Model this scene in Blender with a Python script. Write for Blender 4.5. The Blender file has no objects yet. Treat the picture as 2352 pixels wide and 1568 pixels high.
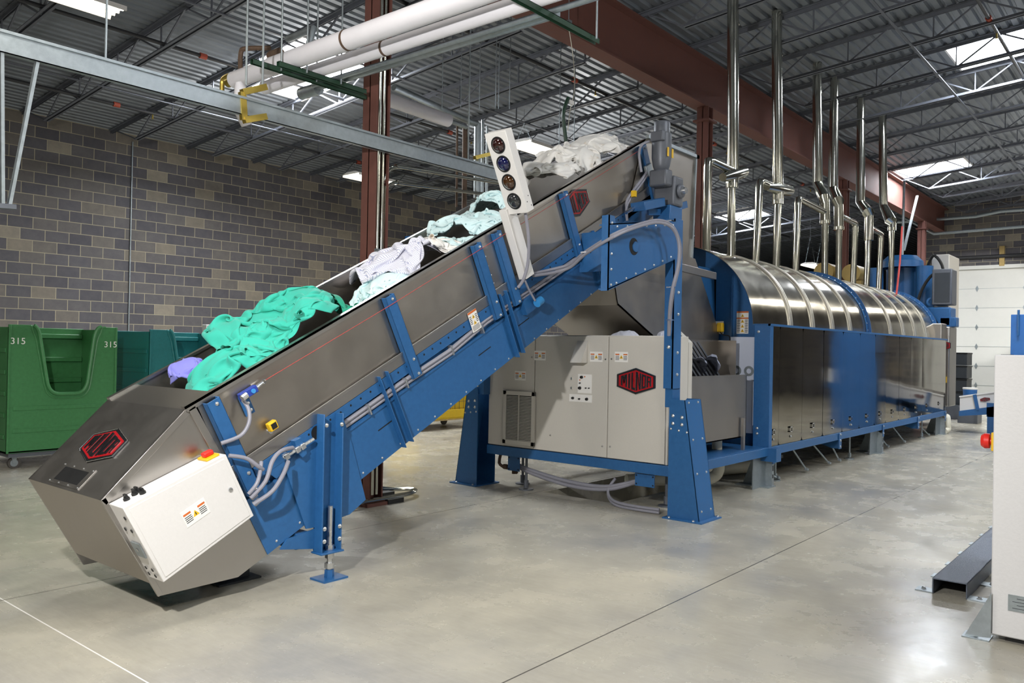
import bpy, bmesh, math, random
import numpy as np
from mathutils import Vector, Matrix, noise
random.seed(7)
C = bpy.context.scene.collection
# ---------------------------------------------------------------- camera
F, YAW, PITCH, ROLL, EYE = 1871.7, 0.692703, 0.0071819, 0.0189919, 1.52
_f = Vector((math.cos(PITCH)*math.cos(YAW), math.cos(PITCH)*math.sin(YAW), math.sin(PITCH)))
_r = Vector((math.sin(YAW), -math.cos(YAW), 0)); _u = _r.cross(_f)
_r, _u = _r*math.cos(ROLL)+_u*math.sin(ROLL), -_r*math.sin(ROLL)+_u*math.cos(ROLL)
EYEP = Vector((0, 0, EYE))
cam = bpy.data.cameras.new('camera'); cam.sensor_width = 36; cam.lens = 36*F/2352; cam.clip_end = 200
co = bpy.data.objects.new('camera', cam); C.objects.link(co)
co.matrix_world = Matrix(((_r.x, _u.x, -_f.x, 0), (_r.y, _u.y, -_f.y, 0), (_r.z, _u.z, -_f.z, EYE), (0, 0, 0, 1)))
bpy.context.scene.camera = co
def at(px, py, ax, v):
    """world point on the plane axis=v seen at photo pixel (px,py)"""
    d = _r*((px-1176)/F) - _u*((py-784)/F) + _f
    return EYEP + d*((v-EYEP[ax])/d[ax])
# ---------------------------------------------------------------- materials
def nt(name):
    m = bpy.data.materials.new(name); m.use_nodes = True
    t = m.node_tree; b = t.nodes['Principled BSDF']
    return m, t, b
def N(t, typ, **kw):
    n = t.nodes.new(typ)
    for k, v in kw.items():
        if k in n.inputs: n.inputs[k].default_value = v
        else: setattr(n, k, v)
    return n
def s2l(c):
    return tuple((x/12.92 if x <= .04045 else ((x+.055)/1.055)**2.4) for x in c)
def hx(h):
    return s2l(tuple(int(h[i:i+2], 16)/255 for i in (0, 2, 4)))+(1,)
def mat(name, h, rough=.5, metal=0., var=.12, nscale=6., bump=0., stretch=None, spec=.5, rvar=.1, emit=None, coat=0):
    m, t, b = nt(name); c = hx(h)
    b.inputs['Metallic'].default_value = metal
    b.inputs['Specular IOR Level'].default_value = spec
    b.inputs['Coat Weight'].default_value = coat
    tc = N(t, 'ShaderNodeTexCoord'); mp = N(t, 'ShaderNodeMapping')
    if stretch: mp.inputs['Scale'].default_value = stretch
    t.links.new(tc.outputs['Object'], mp.inputs['Vector'])
    n = N(t, 'ShaderNodeTexNoise', Scale=nscale, Detail=5., Roughness=.6)
    t.links.new(mp.outputs['Vector'], n.inputs['Vector'])
    r = N(t, 'ShaderNodeMapRange'); r.inputs['From Min'].default_value = .25; r.inputs['From Max'].default_value = .75
    r.inputs['To Min'].default_value = 1-var; r.inputs['To Max'].default_value = 1+var
    t.links.new(n.outputs['Fac'], r.inputs['Value'])
    mx = N(t, 'ShaderNodeVectorMath', operation='SCALE'); mx.inputs[0].default_value = c[:3]
    t.links.new(r.outputs['Result'], mx.inputs['Scale']); t.links.new(mx.outputs['Vector'], b.inputs['Base Color'])
    r2 = N(t, 'ShaderNodeMapRange'); r2.inputs['From Min'].default_value = .25; r2.inputs['From Max'].default_value = .75
    r2.inputs['To Min'].default_value = max(.02, rough-rvar*rough); r2.inputs['To Max'].default_value = rough+rvar*rough
    t.links.new(n.outputs['Fac'], r2.inputs['Value']); t.links.new(r2.outputs['Result'], b.inputs['Roughness'])
    if bump:
        bp = N(t, 'ShaderNodeBump', Strength=bump, Distance=.01)
        t.links.new(n.outputs['Fac'], bp.inputs['Height']); t.links.new(bp.outputs['Normal'], b.inputs['Normal'])
    if emit:
        b.inputs['Emission Color'].default_value = hx(emit[0]); b.inputs['Emission Strength'].default_value = emit[1]
    return m
M = {}
M['blue'] = mat('blue_paint', '285d92', .38, var=.10, nscale=30, rvar=.2)
M['steel'] = mat('brushed_stainless', 'b4b1ae', .34, 1, var=.03, nscale=4, rvar=.12)
M['steelv'] = mat('satin_stainless', 'aaa49c', .38, 1, var=.05, nscale=4, rvar=.15)
M['mirror'] = mat('polished_stainless', '9d998f', .085, 1, var=.05, nscale=3, rvar=.3, bump=.012)
M['arch'] = mat('rolled_stainless', 'c4bfb2', .17, 1, var=.04, nscale=5, rvar=.25)
M['rib'] = mat('ribbed_stainless', 'd2cfc6', .42, 1, var=.05)
M['galv'] = mat('galvanised_steel', 'a4adb2', .42, .85, var=.14, nscale=22)
M['duct'] = mat('spiral_duct', 'c2c2b8', .16, 1, var=.05, nscale=8)
M['zinc'] = mat('zinc_bolt', 'd6d8da', .28, .9, var=.05)
M['cream'] = mat('cream_powdercoat', 'c9c5bd', .5, var=.02, nscale=60)
M['white'] = mat('white_powdercoat', 'dcdad8', .5, var=.02, nscale=60, bump=.05)
M['wcab'] = mat('white_textured_enamel', 'd4d4d6', .5, var=.02, nscale=60, bump=.1)
M['black'] = mat('black_plastic', '17181a', .45)
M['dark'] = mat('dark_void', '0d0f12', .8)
M['char'] = mat('charcoal_plastic', '33383e', .5)
M['red'] = mat('red_primer', '6a433b', .75, var=.12, nscale=9)
M['redp'] = mat('enamel_red', 'a8141d', .3)
M['plate'] = mat('dark_chrome', '50545a', .28, .9)
M['bright'] = mat('chrome', 'd8dade', .12, 1)
M['yellow'] = mat('yellow_plastic', 'e6b81c', .45)
M['estop'] = mat('red_button', 'd9281f', .4)
M['label'] = mat('label_white', 'eceae6', .5, var=.02)
M['orange'] = mat('label_orange', 'cf6a2c', .5)
M['grey'] = mat('grey_conduit', '8b8b96', .5, var=.05)
M['green'] = mat('green_polyethylene', '3c7a48', .45, var=.13, nscale=26)
M['teal'] = mat('teal_polyethylene', '1c6f72', .45, var=.13, nscale=26)
M['yelp'] = mat('yellow_polyethylene', 'd8b51c', .45, var=.08, nscale=20)
M['rubber'] = mat('caster_rubber', '4c4844', .7)
M['pipew'] = mat('pipe_jacket', 'e4e2e8', .45, var=.03)
M['brown'] = mat('rusty_pipe', '5d4a3c', .7, var=.3, nscale=40)
M['joist'] = mat('joist_primer', '62666f', .6, var=.12, nscale=12)
M['strut'] = mat('green_strut', '23402f', .45)
M['brass'] = mat('yellow_zinc', 'b09a4a', .35, .8)
M['pvc'] = mat('pvc_pipe', 'd9d5c4', .45, var=.04)
M['wood'] = mat('bare_pine', 'b39a62', .7, var=.2, nscale=12, stretch=(1, 6, 1))
M['doorw'] = mat('door_panel', 'd9dad6', .45, var=.02)
M['poly'] = mat('white_poly_sheet', 'cdd4e6', .4, var=.02)
M['blackpipe'] = mat('black_sprinkler_pipe', '2b2c2f', .5)
M['orangep'] = mat('orange_fitting', 'a3452f', .5)
M['drum'] = mat('blue_drum_plastic', '2f6bb0', .4)
M['gold'] = mat('motor_tan', 'a58d52', .5)
M['motor'] = mat('motor_grey', '60646c', .42, .2)
M['lens_r'] = mat('lens_red', '2a0b0b', .06, spec=.8, coat=1)
M['lens_b'] = mat('lens_blue', '0d1244', .06, spec=.8, coat=1)
M['lens_a'] = mat('lens_amber', '3d2209', .06, spec=.8, coat=1)
M['lens_c'] = mat('lens_clear', '2a2d31', .06, spec=.8, coat=1)
M['cord'] = mat('red_cord', 'b0413c', .6)
M['switchblue'] = mat('switch_blue', '27409a', .4)
M['cyan'] = mat('cyan_cap', '3c8fd0', .4)
def emitm(name, h, k):
    m, t, b = nt(name); b.inputs['Base Color'].default_value = hx('ffffff')
    b.inputs['Emission Color'].default_value = hx(h); b.inputs['Emission Strength'].default_value = k; return m
M['tube'] = emitm('fluorescent_tube', 'fff4d6', 9)
M['sky'] = emitm('skylight_pane', 'f2f6ff', 14)
def cloth(name, h, scale=14, extra=None):
    m, t, b = nt(name); c = hx(h); b.inputs['Roughness'].default_value = .9
    b.inputs['Specular IOR Level'].default_value = .15; b.inputs['Sheen Weight'].default_value = .15
    tc = N(t, 'ShaderNodeTexCoord'); n = N(t, 'ShaderNodeTexNoise', Scale=float(scale), Detail=6., Roughness=.65)
    t.links.new(tc.outputs['Object'], n.inputs['Vector'])
    col = None
    if extra == 'stripe':
        w = N(t, 'ShaderNodeTexWave', Scale=28., Distortion=6.); w.inputs['Detail Scale'].default_value = .5
        t.links.new(tc.outputs['Object'], w.inputs['Vector'])
        cr = N(t, 'ShaderNodeValToRGB'); cr.color_ramp.elements[0].position = .08; cr.color_ramp.elements[0].color = hx('a8aec8')
        cr.color_ramp.elements[1].position = .3; cr.color_ramp.elements[1].color = c
        t.links.new(w.outputs['Fac'], cr.inputs['Fac']); col = cr.outputs['Color']
    elif extra == 'print':
        v = N(t, 'ShaderNodeTexVoronoi', Scale=22.); t.links.new(tc.outputs['Object'], v.inputs['Vector'])
        cr = N(t, 'ShaderNodeValToRGB'); cr.color_ramp.elements[0].position = .12; cr.color_ramp.elements[0].color = hx('7fa3a6')
        cr.color_ramp.elements[1].position = .22; cr.color_ramp.elements[1].color = c
        t.links.new(v.outputs['Distance'], cr.inputs['Fac']); col = cr.outputs['Color']
    elif extra == 'stain':
        n2 = N(t, 'ShaderNodeTexNoise', Scale=7., Detail=4.); t.links.new(tc.outputs['Object'], n2.inputs['Vector'])
        cr = N(t, 'ShaderNodeValToRGB'); cr.color_ramp.elements[0].position = .6; cr.color_ramp.elements[0].color = c
        cr.color_ramp.elements[1].position = .78; cr.color_ramp.elements[1].color = hx('d3c0a6')
        t.links.new(n2.outputs['Fac'], cr.inputs['Fac']); col = cr.outputs['Color']
    if col: t.links.new(col, b.inputs['Base Color'])
    else: b.inputs['Base Color'].default_value = c
    bp = N(t, 'ShaderNodeBump', Strength=.25, Distance=.01)
    t.links.new(n.outputs['Fac'], bp.inputs['Height']); t.links.new(bp.outputs['Normal'], b.inputs['Normal'])
    return m
M['scrub'] = cloth('scrub_green', '3fb8a4')
M['scrubd'] = cloth('scrub_green_deep', '2f9c80')
M['gown'] = cloth('striped_gown', 'e6e5ee', extra='stripe')
M['lblue'] = cloth('printed_gown', 'd3ebee', extra='print')
M['linen'] = cloth('white_linen', 'eeece8', extra='stain')
M['purple'] = cloth('purple_cloth', '8b8be0')
M['lint'] = cloth('lint', '9aa0b4')
M['bag'] = cloth('clear_bag', 'b9bcc8')
# ---------------------------------------------------------------- mesh builder
class MB:
    def __init__(s): s.v = []; s.f = []
    def add(s, vs, fs):
        o = len(s.v); s.v += [tuple(p) for p in vs]; s.f += [tuple(i+o for i in f) for f in fs]; return s
    def box(s, x0, x1, y0, y1, z0, z1):
        return s.add([(x, y, z) for x in (x0, x1) for y in (y0, y1) for z in (z0, z1)],
                     [(0, 1, 3, 2), (4, 6, 7, 5), (0, 4, 5, 1), (2, 3, 7, 6), (0, 2, 6, 4), (1, 5, 7, 3)])
    def prism(s, pts, ax, a, b):
        def mk(p, c):
            return {'x': (c, p[0], p[1]), 'y': (p[0], c, p[1]), 'z': (p[0], p[1], c)}[ax]
        n = len(pts); vs = [mk(p, a) for p in pts]+[mk(p, b) for p in pts]
        return s.add(vs, [tuple(range(n)), tuple(range(2*n-1, n-1, -1))]+[(i, (i+1) % n, n+(i+1) % n, n+i) for i in range(n)])
    def tube(s, pts, r, seg=10, cap=True, rs=None):
        P = [Vector(p) for p in pts]; k = len(P); vs = []; fs = []
        up = None
        for i in range(k):
            d = (P[min(i+1, k-1)]-P[max(i-1, 0)]).normalized()
            if up is None:
                up = Vector((0, 0, 1)) if abs(d.z) < .9 else Vector((1, 0, 0))
            a = d.cross(up).normalized(); up = a.cross(d).normalized()
            rr = rs[i] if rs else r
            m = 1.
            if 0 < i < k-1:
                cc = (P[i]-P[i-1]).normalized().dot((P[i+1]-P[i]).normalized()); m = min(1.5, 1/max(.5, math.sqrt((1+cc)/2)))
            for j in range(seg):
                t = 2*math.pi*j/seg; vs.append(P[i]+(a*math.cos(t)+up*math.sin(t))*rr*(m if rs is None else 1))
        for i in range(k-1):
            for j in range(seg):
                fs.append((i*seg+j, i*seg+(j+1) % seg, (i+1)*seg+(j+1) % seg, (i+1)*seg+j))
        if cap: fs += [tuple(range(seg)), tuple(range((k-1)*seg, k*seg))]
        return s.add(vs, fs)
    def cyl(s, p0, p1, r0, r1=None, seg=20):
        return s.tube([p0, p1], r0, seg, rs=[r0, r0 if r1 is None else r1])
    def bar(s, p0, p1, w, h):
        """rectangular bar from p0 to p1"""
        p0, p1 = Vector(p0), Vector(p1); d = (p1-p0).normalized()
        up = Vector((0, 0, 1)) if abs(d.z) < .95 else Vector((1, 0, 0))
        a = d.cross(up).normalized(); b = a.cross(d)
        vs = [p+a*(i*w/2)+b*(j*h/2) for p in (p0, p1) for i, j in ((-1, -1), (1, -1), (1, 1), (-1, 1))]
        return s.add(vs, [(0, 1, 2, 3), (7, 6, 5, 4)]+[(i, (i+1) % 4, 4+(i+1) % 4, 4+i) for i in range(4)])
    def lathe(s, prof, c, seg=24, axis='z'):
        vs = []; fs = []; n = len(prof)
        for j in range(seg):
            t = 2*math.pi*j/seg
            for r, h in prof:
                x, y = r*math.cos(t), r*math.sin(t)
                q = (x, y, h) if axis == 'z' else ((h, x, y) if axis == 'x' else (x, h, y))
                vs.append((c[0]+q[0], c[1]+q[1], c[2]+q[2]))
        for j in range(seg):
            for i in range(n-1):
                fs.append((j*n+i, ((j+1) % seg)*n+i, ((j+1) % seg)*n+i+1, j*n+i+1))
        return s.add(vs, fs)
    def xf(s, m):
        s.v = [tuple(m @ Vector(p)) for p in s.v]; return s
    def build(s, name, mt, parent=None, bev=0, ang=35, world=False, smooth=True):
        vs = s.v
        if world and parent is not None:
            root = parent; chain = Matrix()
            while root is not None:
                chain = root.matrix_basis @ chain; root = root.parent
            inv = chain.inverted(); vs = [inv @ Vector(p) for p in vs]
        me = bpy.data.meshes.new(name); me.from_pydata([tuple(p) for p in vs], [], s.f)
        bm = bmesh.new(); bm.from_mesh(me); bmesh.ops.recalc_face_normals(bm, faces=bm.faces); bm.to_mesh(me); bm.free()
        if isinstance(mt, str): mt = M[mt]
        me.materials.append(mt)
        if smooth:
            me.polygons.foreach_set('use_smooth', [True]*len(me.polygons)); me.set_sharp_from_angle(angle=math.radians(ang))
        o = bpy.data.objects.new(name, me); C.objects.link(o)
        if parent is not None: o.parent = parent
        if bev:
            b = o.modifiers.new('bevel', 'BEVEL'); b.width = bev; b.segments = 2; b.limit_method = 'ANGLE'; b.angle_limit = .6; b.harden_normals = False
        return o
def B(*a): return MB().box(*a)
def tag(o, label=None, cat=None, group=None, kind=None):
    if label: o['label'] = label
    if cat: o['category'] = cat
    if group: o['group'] = group
    if kind: o['kind'] = kind
    return o
def thing(name, label, cat, loc=(0, 0, 0), rot=(0, 0, 0), group=None):
    o = bpy.data.objects.new(name, None); C.objects.link(o); o.empty_display_size = .1
    o.location = loc; o.rotation_euler = rot
    o.matrix_basis = Matrix.LocRotScale(Vector(loc), o.rotation_euler.to_quaternion(), None)
    return tag(o, label, cat, group)
def copy_tree(o, parent=None):
    c = o.copy(); C.objects.link(c)
    if parent is not None: c.parent = parent
    for ch in list(o.children): copy_tree(ch, c)
    return c
_bolts = {}
def bolt(parent, p, d, r=.011, name='bolt', mt='zinc'):
    """domed hex bolt at local point p facing direction d"""
    key = (tuple(round(x, 3) for x in d), r, mt)
    if key not in _bolts:
        m = MB(); d_ = Vector(d).normalized()
        q = d_.to_track_quat('Z', 'Y').to_matrix().to_4x4()
        m.lathe([(r*1.35, 0), (r*1.35, r*.25), (r, r*.25), (r, r*.8), (r*.6, r*1.1), (0, r*1.15)], (0, 0, 0), 8)
        m.xf(q); o = m.build(name, mt, parent); _bolts[key] = o.data
    else:
        o = bpy.data.objects.new(name, _bolts[key]); C.objects.link(o); o.parent = parent
    o.location = p
    return o
# letters of the nameplate as polygons in the unit cell (u 0..1, v -1..1)
LET = {
 'M': [[(0, -1), (0, 1), (.24, 1), (.24, -1)], [(.76, -1), (.76, 1), (1, 1), (1, -1)], [(.2, 1), (.42, 1), (.6, -.25), (.5, -.55), (.42, -.25)], [(.8, 1), (.58, 1), (.42, -.25), (.5, -.55), (.6, -.25)]],
 'I': [[(.25, -1), (.25, 1), (.75, 1), (.75, -1)]],
 'L': [[(.08, -1), (.08, 1), (.42, 1), (.42, -1)], [(.42, -1), (.42, -.72), (1, -.72), (1, -1)]],
 'N': [[(0, -1), (0, 1), (.27, 1), (.27, -1)], [(.73, -1), (.73, 1), (1, 1), (1, -1)], [(.2, 1), (.36, 1), (.8, -1), (.64, -1)]],
 'O': [[(0, -1), (0, 1), (.3, 1), (.3, -1)], [(.7, -1), (.7, 1), (1, 1), (1, -1)], [(.3, 1), (.7, 1), (.7, .72), (.3, .72)], [(.3, -1), (.7, -1), (.7, -.72), (.3, -.72)]],
 'R': [[(0, -1), (0, 1), (.3, 1), (.3, -1)], [(.3, 1), (1, 1), (1, .72), (.3, .72)], [(.72, .72), (1, .72), (1, .1), (.72, .1)], [(.3, .15), (1, .15), (1, -.12), (.3, -.12)], [(.6, -.12), (.88, -.12), (1, -1), (.72, -1)]]}
def nameplate(parent, mx, w=.42, h=.25):
    """hexagonal dark chrome plate with red field and lettering; mx maps (u,v,n) to the parent's space"""
    def hexa(k, kk): return [(0, h/2*k), (w/2*kk, h*.235*k), (w/2*kk, -h*.235*k), (0, -h/2*k), (-w/2*kk, -h*.235*k), (-w/2*kk, h*.235*k)]
    p = MB().prism(hexa(1, 1), 'z', 0, .008).xf(mx).build('nameplate', 'plate', parent)
    p['label'] = 'hexagonal red and dark chrome nameplate'
    MB().prism(hexa(.84, .90), 'z', .008, .0105).xf(mx).build('red_field', 'redp', p)
    L = MB(); Hh = MB(); x = -w*.385; cw = {'M': .165, 'I': .075, 'L': .11, 'N': .135, 'O': .115, 'R': .115}
    for ch in 'MILNOR':
        ww = cw[ch]*w
        for poly in LET[ch]:
            q = []
            for u, v in poly:
                X = x+u*ww; hh = (h/2*.84-(h/2-h*.235)*.84*abs(X)/(w/2*.9))-h*.055
                q.append((X, v*hh))
            L.prism(q, 'z', .0105, .0155)
        X = x+ww*1.0; hh = (h/2*.84-(h/2-h*.235)*.84*abs(X)/(w/2*.9))-h*.055
        Hh.prism([(X-.001, -hh), (X+.0012, -hh), (X+.0012, hh), (X-.001, hh)], 'z', .0105, .016)
        x += ww+w*.015
    L.xf(mx).build('lettering', 'plate', p); Hh.xf(mx).build('letter_edge', 'bright', p)
    R = MB()
    hs = hexa(1, 1)
    for i in range(6):
        a, b = Vector(hs[i]+(.008,)), Vector(hs[(i+1) % 6]+(.008,)); R.tube([a, b], .003, 6)
    R.xf(mx).build('plate_rim', 'bright', p)
    return p
def frame(o, u, v):
    u = Vector(u).normalized(); v = Vector(v).normalized(); n = u.cross(v)
    return Matrix(((u.x, v.x, n.x, o[0]), (u.y, v.y, n.y, o[1]), (u.z, v.z, n.z, o[2]), (0, 0, 0, 1)))
def warn(parent, mx, w, h, style=0, name='warning_label'):
    """white safety label with orange headers, yellow triangles and grey text lines"""
    p = MB().prism([(-w/2, -h/2), (w/2, -h/2), (w/2, h/2), (-w/2, h/2)], 'z', 0, .002).xf(mx).build(name, 'label', parent)
    o = MB(); t = MB(); k = MB()
    def tri(x, y, s):
        t.prism([(x-s/2, y-s*.42), (x+s/2, y-s*.42), (x, y+s*.46)], 'z', .002, .0025)
        k.prism([(x-s*.09, y-s*.28), (x+s*.09, y-s*.28), (x+s*.05, y+s*.15), (x-s*.05, y+s*.15)], 'z', .0025, .003)
    def lines(x0, x1, y0, y1, n):
        for i in range(n):
            y = y0+(y1-y0)*(i+.5)/n; d = (y1-y0)/n*.22
            k.prism([(x0, y-d), (x1*(1 if i % 3 else .9)+x0*(0 if i % 3 else .1), y-d), (x1, y+d), (x0, y+d)], 'z', .002, .0023)
    if style == 0:     # wide: header left and right, triangle between
        for sx in (-1, 1): o.prism([(sx*w*.30-w*.15, h*.18), (sx*w*.30+w*.15, h*.18), (sx*w*.30+w*.15, h*.30), (sx*w*.30-w*.15, h*.30)], 'z', .002, .0025)
        tri(0, 0, w*.26); lines(-w*.44, -w*.15, -h*.32, h*.12, 4); lines(w*.16, w*.44, -h*.32, h*.12, 4)
    elif style == 1:   # header on top and two triangles stacked
        o.prism([(-w*.5, h*.40), (w*.5, h*.40), (w*.5, h*.5), (-w*.5, h*.5)], 'z', .002, .0025)
        tri(0, h*.22, w*.34); tri(0, -h*.08, w*.34); lines(-w*.42, w*.42, -h*.46, -h*.2, 5); lines(-w*.45, -w*.22, -h*.12, h*.3, 5); lines(w*.22, w*.45, -h*.12, h*.3, 5)
    elif style == 2:   # tall four row label
        o.prism([(-w*.5, h*.43), (w*.5, h*.43), (w*.5, h*.5), (-w*.5, h*.5)], 'z', .002, .0025)
        o.prism([(-w*.5, h*.16), (w*.5, h*.16), (w*.5, h*.22), (-w*.5, h*.22)], 'z', .002, .0025)
        for q in (.31, .06, -.16, -.36): tri(0, h*q, w*.3)
        lines(-w*.45, -w*.2, -h*.46, h*.14, 8); lines(w*.2, w*.45, -h*.46, h*.14, 8)
    o.xf(mx).build('header_bar', 'orange', p); t.xf(mx).build('hazard_triangle', 'yellow', p); k.xf(mx).build('print', 'char', p)
    return p
def smooth_path(pts, n=6):
    P = [Vector(p) for p in pts]; out = []
    for i in range(len(P)-1):
        p0 = P[max(i-1, 0)]; p1 = P[i]; p2 = P[i+1]; p3 = P[min(i+2, len(P)-1)]
        for k in range(n):
            t = k/n
            out.append(.5*((2*p1)+(p2-p0)*t+(2*p0-5*p1+4*p2-p3)*t*t+(3*p1-p0-3*p2+p3)*t**3))
    return out+[P[-1]]
# ---------------------------------------------------------------- setting
def zr(y): return 5.49+(15.76-y)/12
def floor_mat():
    m, t, b = nt('polished_concrete'); L = t.links.new
    tc = N(t, 'ShaderNodeTexCoord'); sep = N(t, 'ShaderNodeSeparateXYZ'); L(tc.outputs['Object'], sep.inputs[0])
    n1 = N(t, 'ShaderNodeTexNoise', Scale=.5, Detail=7., Roughness=.6, Distortion=.2); L(tc.outputs['Object'], n1.inputs['Vector'])
    n2 = N(t, 'ShaderNodeTexNoise', Scale=2.4, Detail=8., Roughness=.62, Distortion=.3); L(tc.outputs['Object'], n2.inputs['Vector'])
    mp = N(t, 'ShaderNodeMapping'); mp.inputs['Scale'].default_value = (14, 2.2, 1); mp.inputs['Rotation'].default_value = (0, 0, .9); L(tc.outputs['Object'], mp.inputs['Vector'])
    n3 = N(t, 'ShaderNodeTexNoise', Scale=2.5, Detail=6., Roughness=.75); L(mp.outputs['Vector'], n3.inputs['Vector'])
    cr = N(t, 'ShaderNodeValToRGB'); e = cr.color_ramp.elements
    e[0].position = .32; e[0].color = hx('979590'); e[1].position = .68; e[1].color = hx('c2bcab')
    x = e.new(.5); x.color = hx('aeaa9d'); L(n1.outputs['Fac'], cr.inputs['Fac'])
    cr2 = N(t, 'ShaderNodeValToRGB'); e = cr2.color_ramp.elements
    e[0].position = .25; e[0].color = (.80, .80, .82, 1); e[1].position = .72; e[1].color = (1.06, 1.05, 1.03, 1); L(n2.outputs['Fac'], cr2.inputs['Fac'])
    mu = N(t, 'ShaderNodeMix', data_type='RGBA', blend_type='MULTIPLY'); mu.inputs[0].default_value = .75
    L(cr.outputs[0], mu.inputs[6]); L(cr2.outputs[0], mu.inputs[7])
    cr3 = N(t, 'ShaderNodeValToRGB'); e = cr3.color_ramp.elements
    e[0].position = .3; e[0].color = (.86, .86, .86, 1); e[1].position = .7; e[1].color = (1.06, 1.06, 1.06, 1); L(n3.outputs['Fac'], cr3.inputs['Fac'])
    mu2 = N(t, 'ShaderNodeMix', data_type='RGBA', blend_type='MULTIPLY'); mu2.inputs[0].default_value = .6
    L(mu.outputs[2], mu2.inputs[6]); L(cr3.outputs[0], mu2.inputs[7]); col = mu2.outputs[2]
    # sawn joints
    def joint(axis, pos, w, colr):
        nonlocal col
        a = N(t, 'ShaderNodeMath', operation='SUBTRACT'); L(sep.outputs[axis], a.inputs[0]); a.inputs[1].default_value = pos
        q = N(t, 'ShaderNodeMath', operation='ABSOLUTE'); L(a.outputs[0], q.inputs[0])
        l = N(t, 'ShaderNodeMath', operation='LESS_THAN'); L(q.outputs[0], l.inputs[0]); l.inputs[1].default_value = w
        k = N(t, 'ShaderNodeMix', data_type='RGBA'); L(l.outputs[0], k.inputs[0]); L(col, k.inputs[6]); k.inputs[7].default_value = hx(colr); col = k.outputs[2]
    joint(0, 1.78, .004, 'e2dfdb'); joint(1, 2.375, .0045, '55524d'); joint(1, 5.27, .005, '6b665e'); joint(0, 13.6, .005, '6b665e'); joint(1, 8.4, .005, '6b665e')
    L(col, b.inputs['Base Color'])
    r = N(t, 'ShaderNodeMapRange'); r.inputs['From Min'].default_value = .3; r.inputs['From Max'].default_value = .7
    r.inputs['To Min'].default_value = .17; r.inputs['To Max'].default_value = .34; L(n2.outputs['Fac'], r.inputs['Value']); L(r.outputs[0], b.inputs['Roughness'])
    b.inputs['Specular IOR Level'].default_value = .55
    bp = N(t, 'ShaderNodeBump', Strength=.04, Distance=.01); L(n3.outputs['Fac'], bp.inputs['Height']); L(bp.outputs['Normal'], b.inputs['Normal'])
    return m
def cmu_mat(name, axis, shift, pil=None):
    m, t, b = nt(name); L = t.links.new
    tc = N(t, 'ShaderNodeTexCoord'); sep = N(t, 'ShaderNodeSeparateXYZ'); L(tc.outputs['Object'], sep.inputs[0])
    cb = N(t, 'ShaderNodeCombineXYZ'); ad = N(t, 'ShaderNodeMath', operation='ADD'); L(sep.outputs[axis], ad.inputs[0]); ad.inputs[1].default_value = shift
    L(ad.outputs[0], cb.inputs[0]); L(sep.outputs[2], cb.inputs[1])
    br = N(t, 'ShaderNodeTexBrick'); br.inputs['Scale'].default_value = 1; br.inputs['Brick Width'].default_value = .4064; br.inputs['Row Height'].default_value = .2032
    br.inputs['Mortar Size'].default_value = .007; br.inputs['Mortar Smooth'].default_value = .3; br.inputs['Bias'].default_value = 0
    br.inputs['Color1'].default_value = (0, 0, 0, 1); br.inputs['Color2'].default_value = (1, 1, 1, 1); br.inputs['Mortar'].default_value = (.5, .5, .5, 1)
    L(cb.outputs[0], br.inputs['Vector'])
    cr = N(t, 'ShaderNodeValToRGB'); e = cr.color_ramp.elements; e[0].position = 0; e[0].color = hx('56555b'); e[1].position = 1; e[1].color = hx('8d877c')
    for p, c in ((.55, '605f64'), (.82, '6a6766'), (.93, '807a70')): q = e.new(p); q.color = hx(c)
    L(br.outputs['Color'], cr.inputs['Fac'])
    n = N(t, 'ShaderNodeTexNoise', Scale=7., Detail=8., Roughness=.7); L(tc.outputs['Object'], n.inputs['Vector'])
    cr2 = N(t, 'ShaderNodeValToRGB'); e = cr2.color_ramp.elements; e[0].position = .3; e[0].color = (.8, .8, .82, 1); e[1].position = .72; e[1].color = (1.12, 1.1, 1.05, 1); L(n.outputs['Fac'], cr2.inputs['Fac'])
    mu = N(t, 'ShaderNodeMix', data_type='RGBA', blend_type='MULTIPLY'); mu.inputs[0].default_value = .8; L(cr.outputs[0], mu.inputs[6]); L(cr2.outputs[0], mu.inputs[7])
    mo = N(t, 'ShaderNodeMix', data_type='RGBA'); L(br.outputs['Fac'], mo.inputs[0]); L(mu.outputs[2], mo.inputs[6]); mo.inputs[7].default_value = hx('a49c86')
    L(mo.outputs[2], b.inputs['Base Color']); b.inputs['Roughness'].default_value = .85; b.inputs['Specular IOR Level'].default_value = .25
    iv = N(t, 'ShaderNodeMath', operation='SUBTRACT'); iv.inputs[0].default_value = 1; L(br.outputs['Fac'], iv.inputs[1])
    bp = N(t, 'ShaderNodeBump', Strength=.5, Distance=.006); L(iv.outputs[0], bp.inputs['Height']); L(bp.outputs['Normal'], b.inputs['Normal'])
    return m
fm = floor_mat()
FX0, FX1, FY0, FY1 = -6, 45, -9, 15.9
PX0, PX1, PY0, PY1 = 6.86, 9.3, 4.33, 5.22
o = MB()
for x0, x1, y0, y1 in ((FX0, PX0, FY0, FY1), (PX1, FX1, FY0, FY1), (PX0, PX1, FY0, PY0), (PX0, PX1, PY1, FY1)): o.box(x0, x1, y0, y1, -.2, 0)
for x0, x1, y0, y1 in ((PX0-.1, PX0, PY0, PY1), (PX1, PX1+.1, PY0, PY1), (PX0, PX1, PY0-.1, PY0), (PX0, PX1, PY1, PY1+.1)): o.box(x0, x1, y0, y1, -.7, -.2)
o.box(PX0-.1, PX1+.1, PY0-.1, PY1+.1, -.8, -.7)
tag(o.build('floor', fm, smooth=False), 'grey polished concrete floor with sawn joints and a shallow pit', kind='structure')
wl = cmu_mat('concrete_block', 0, .039); wb = cmu_mat('concrete_block_back', 1, .1)
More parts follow.
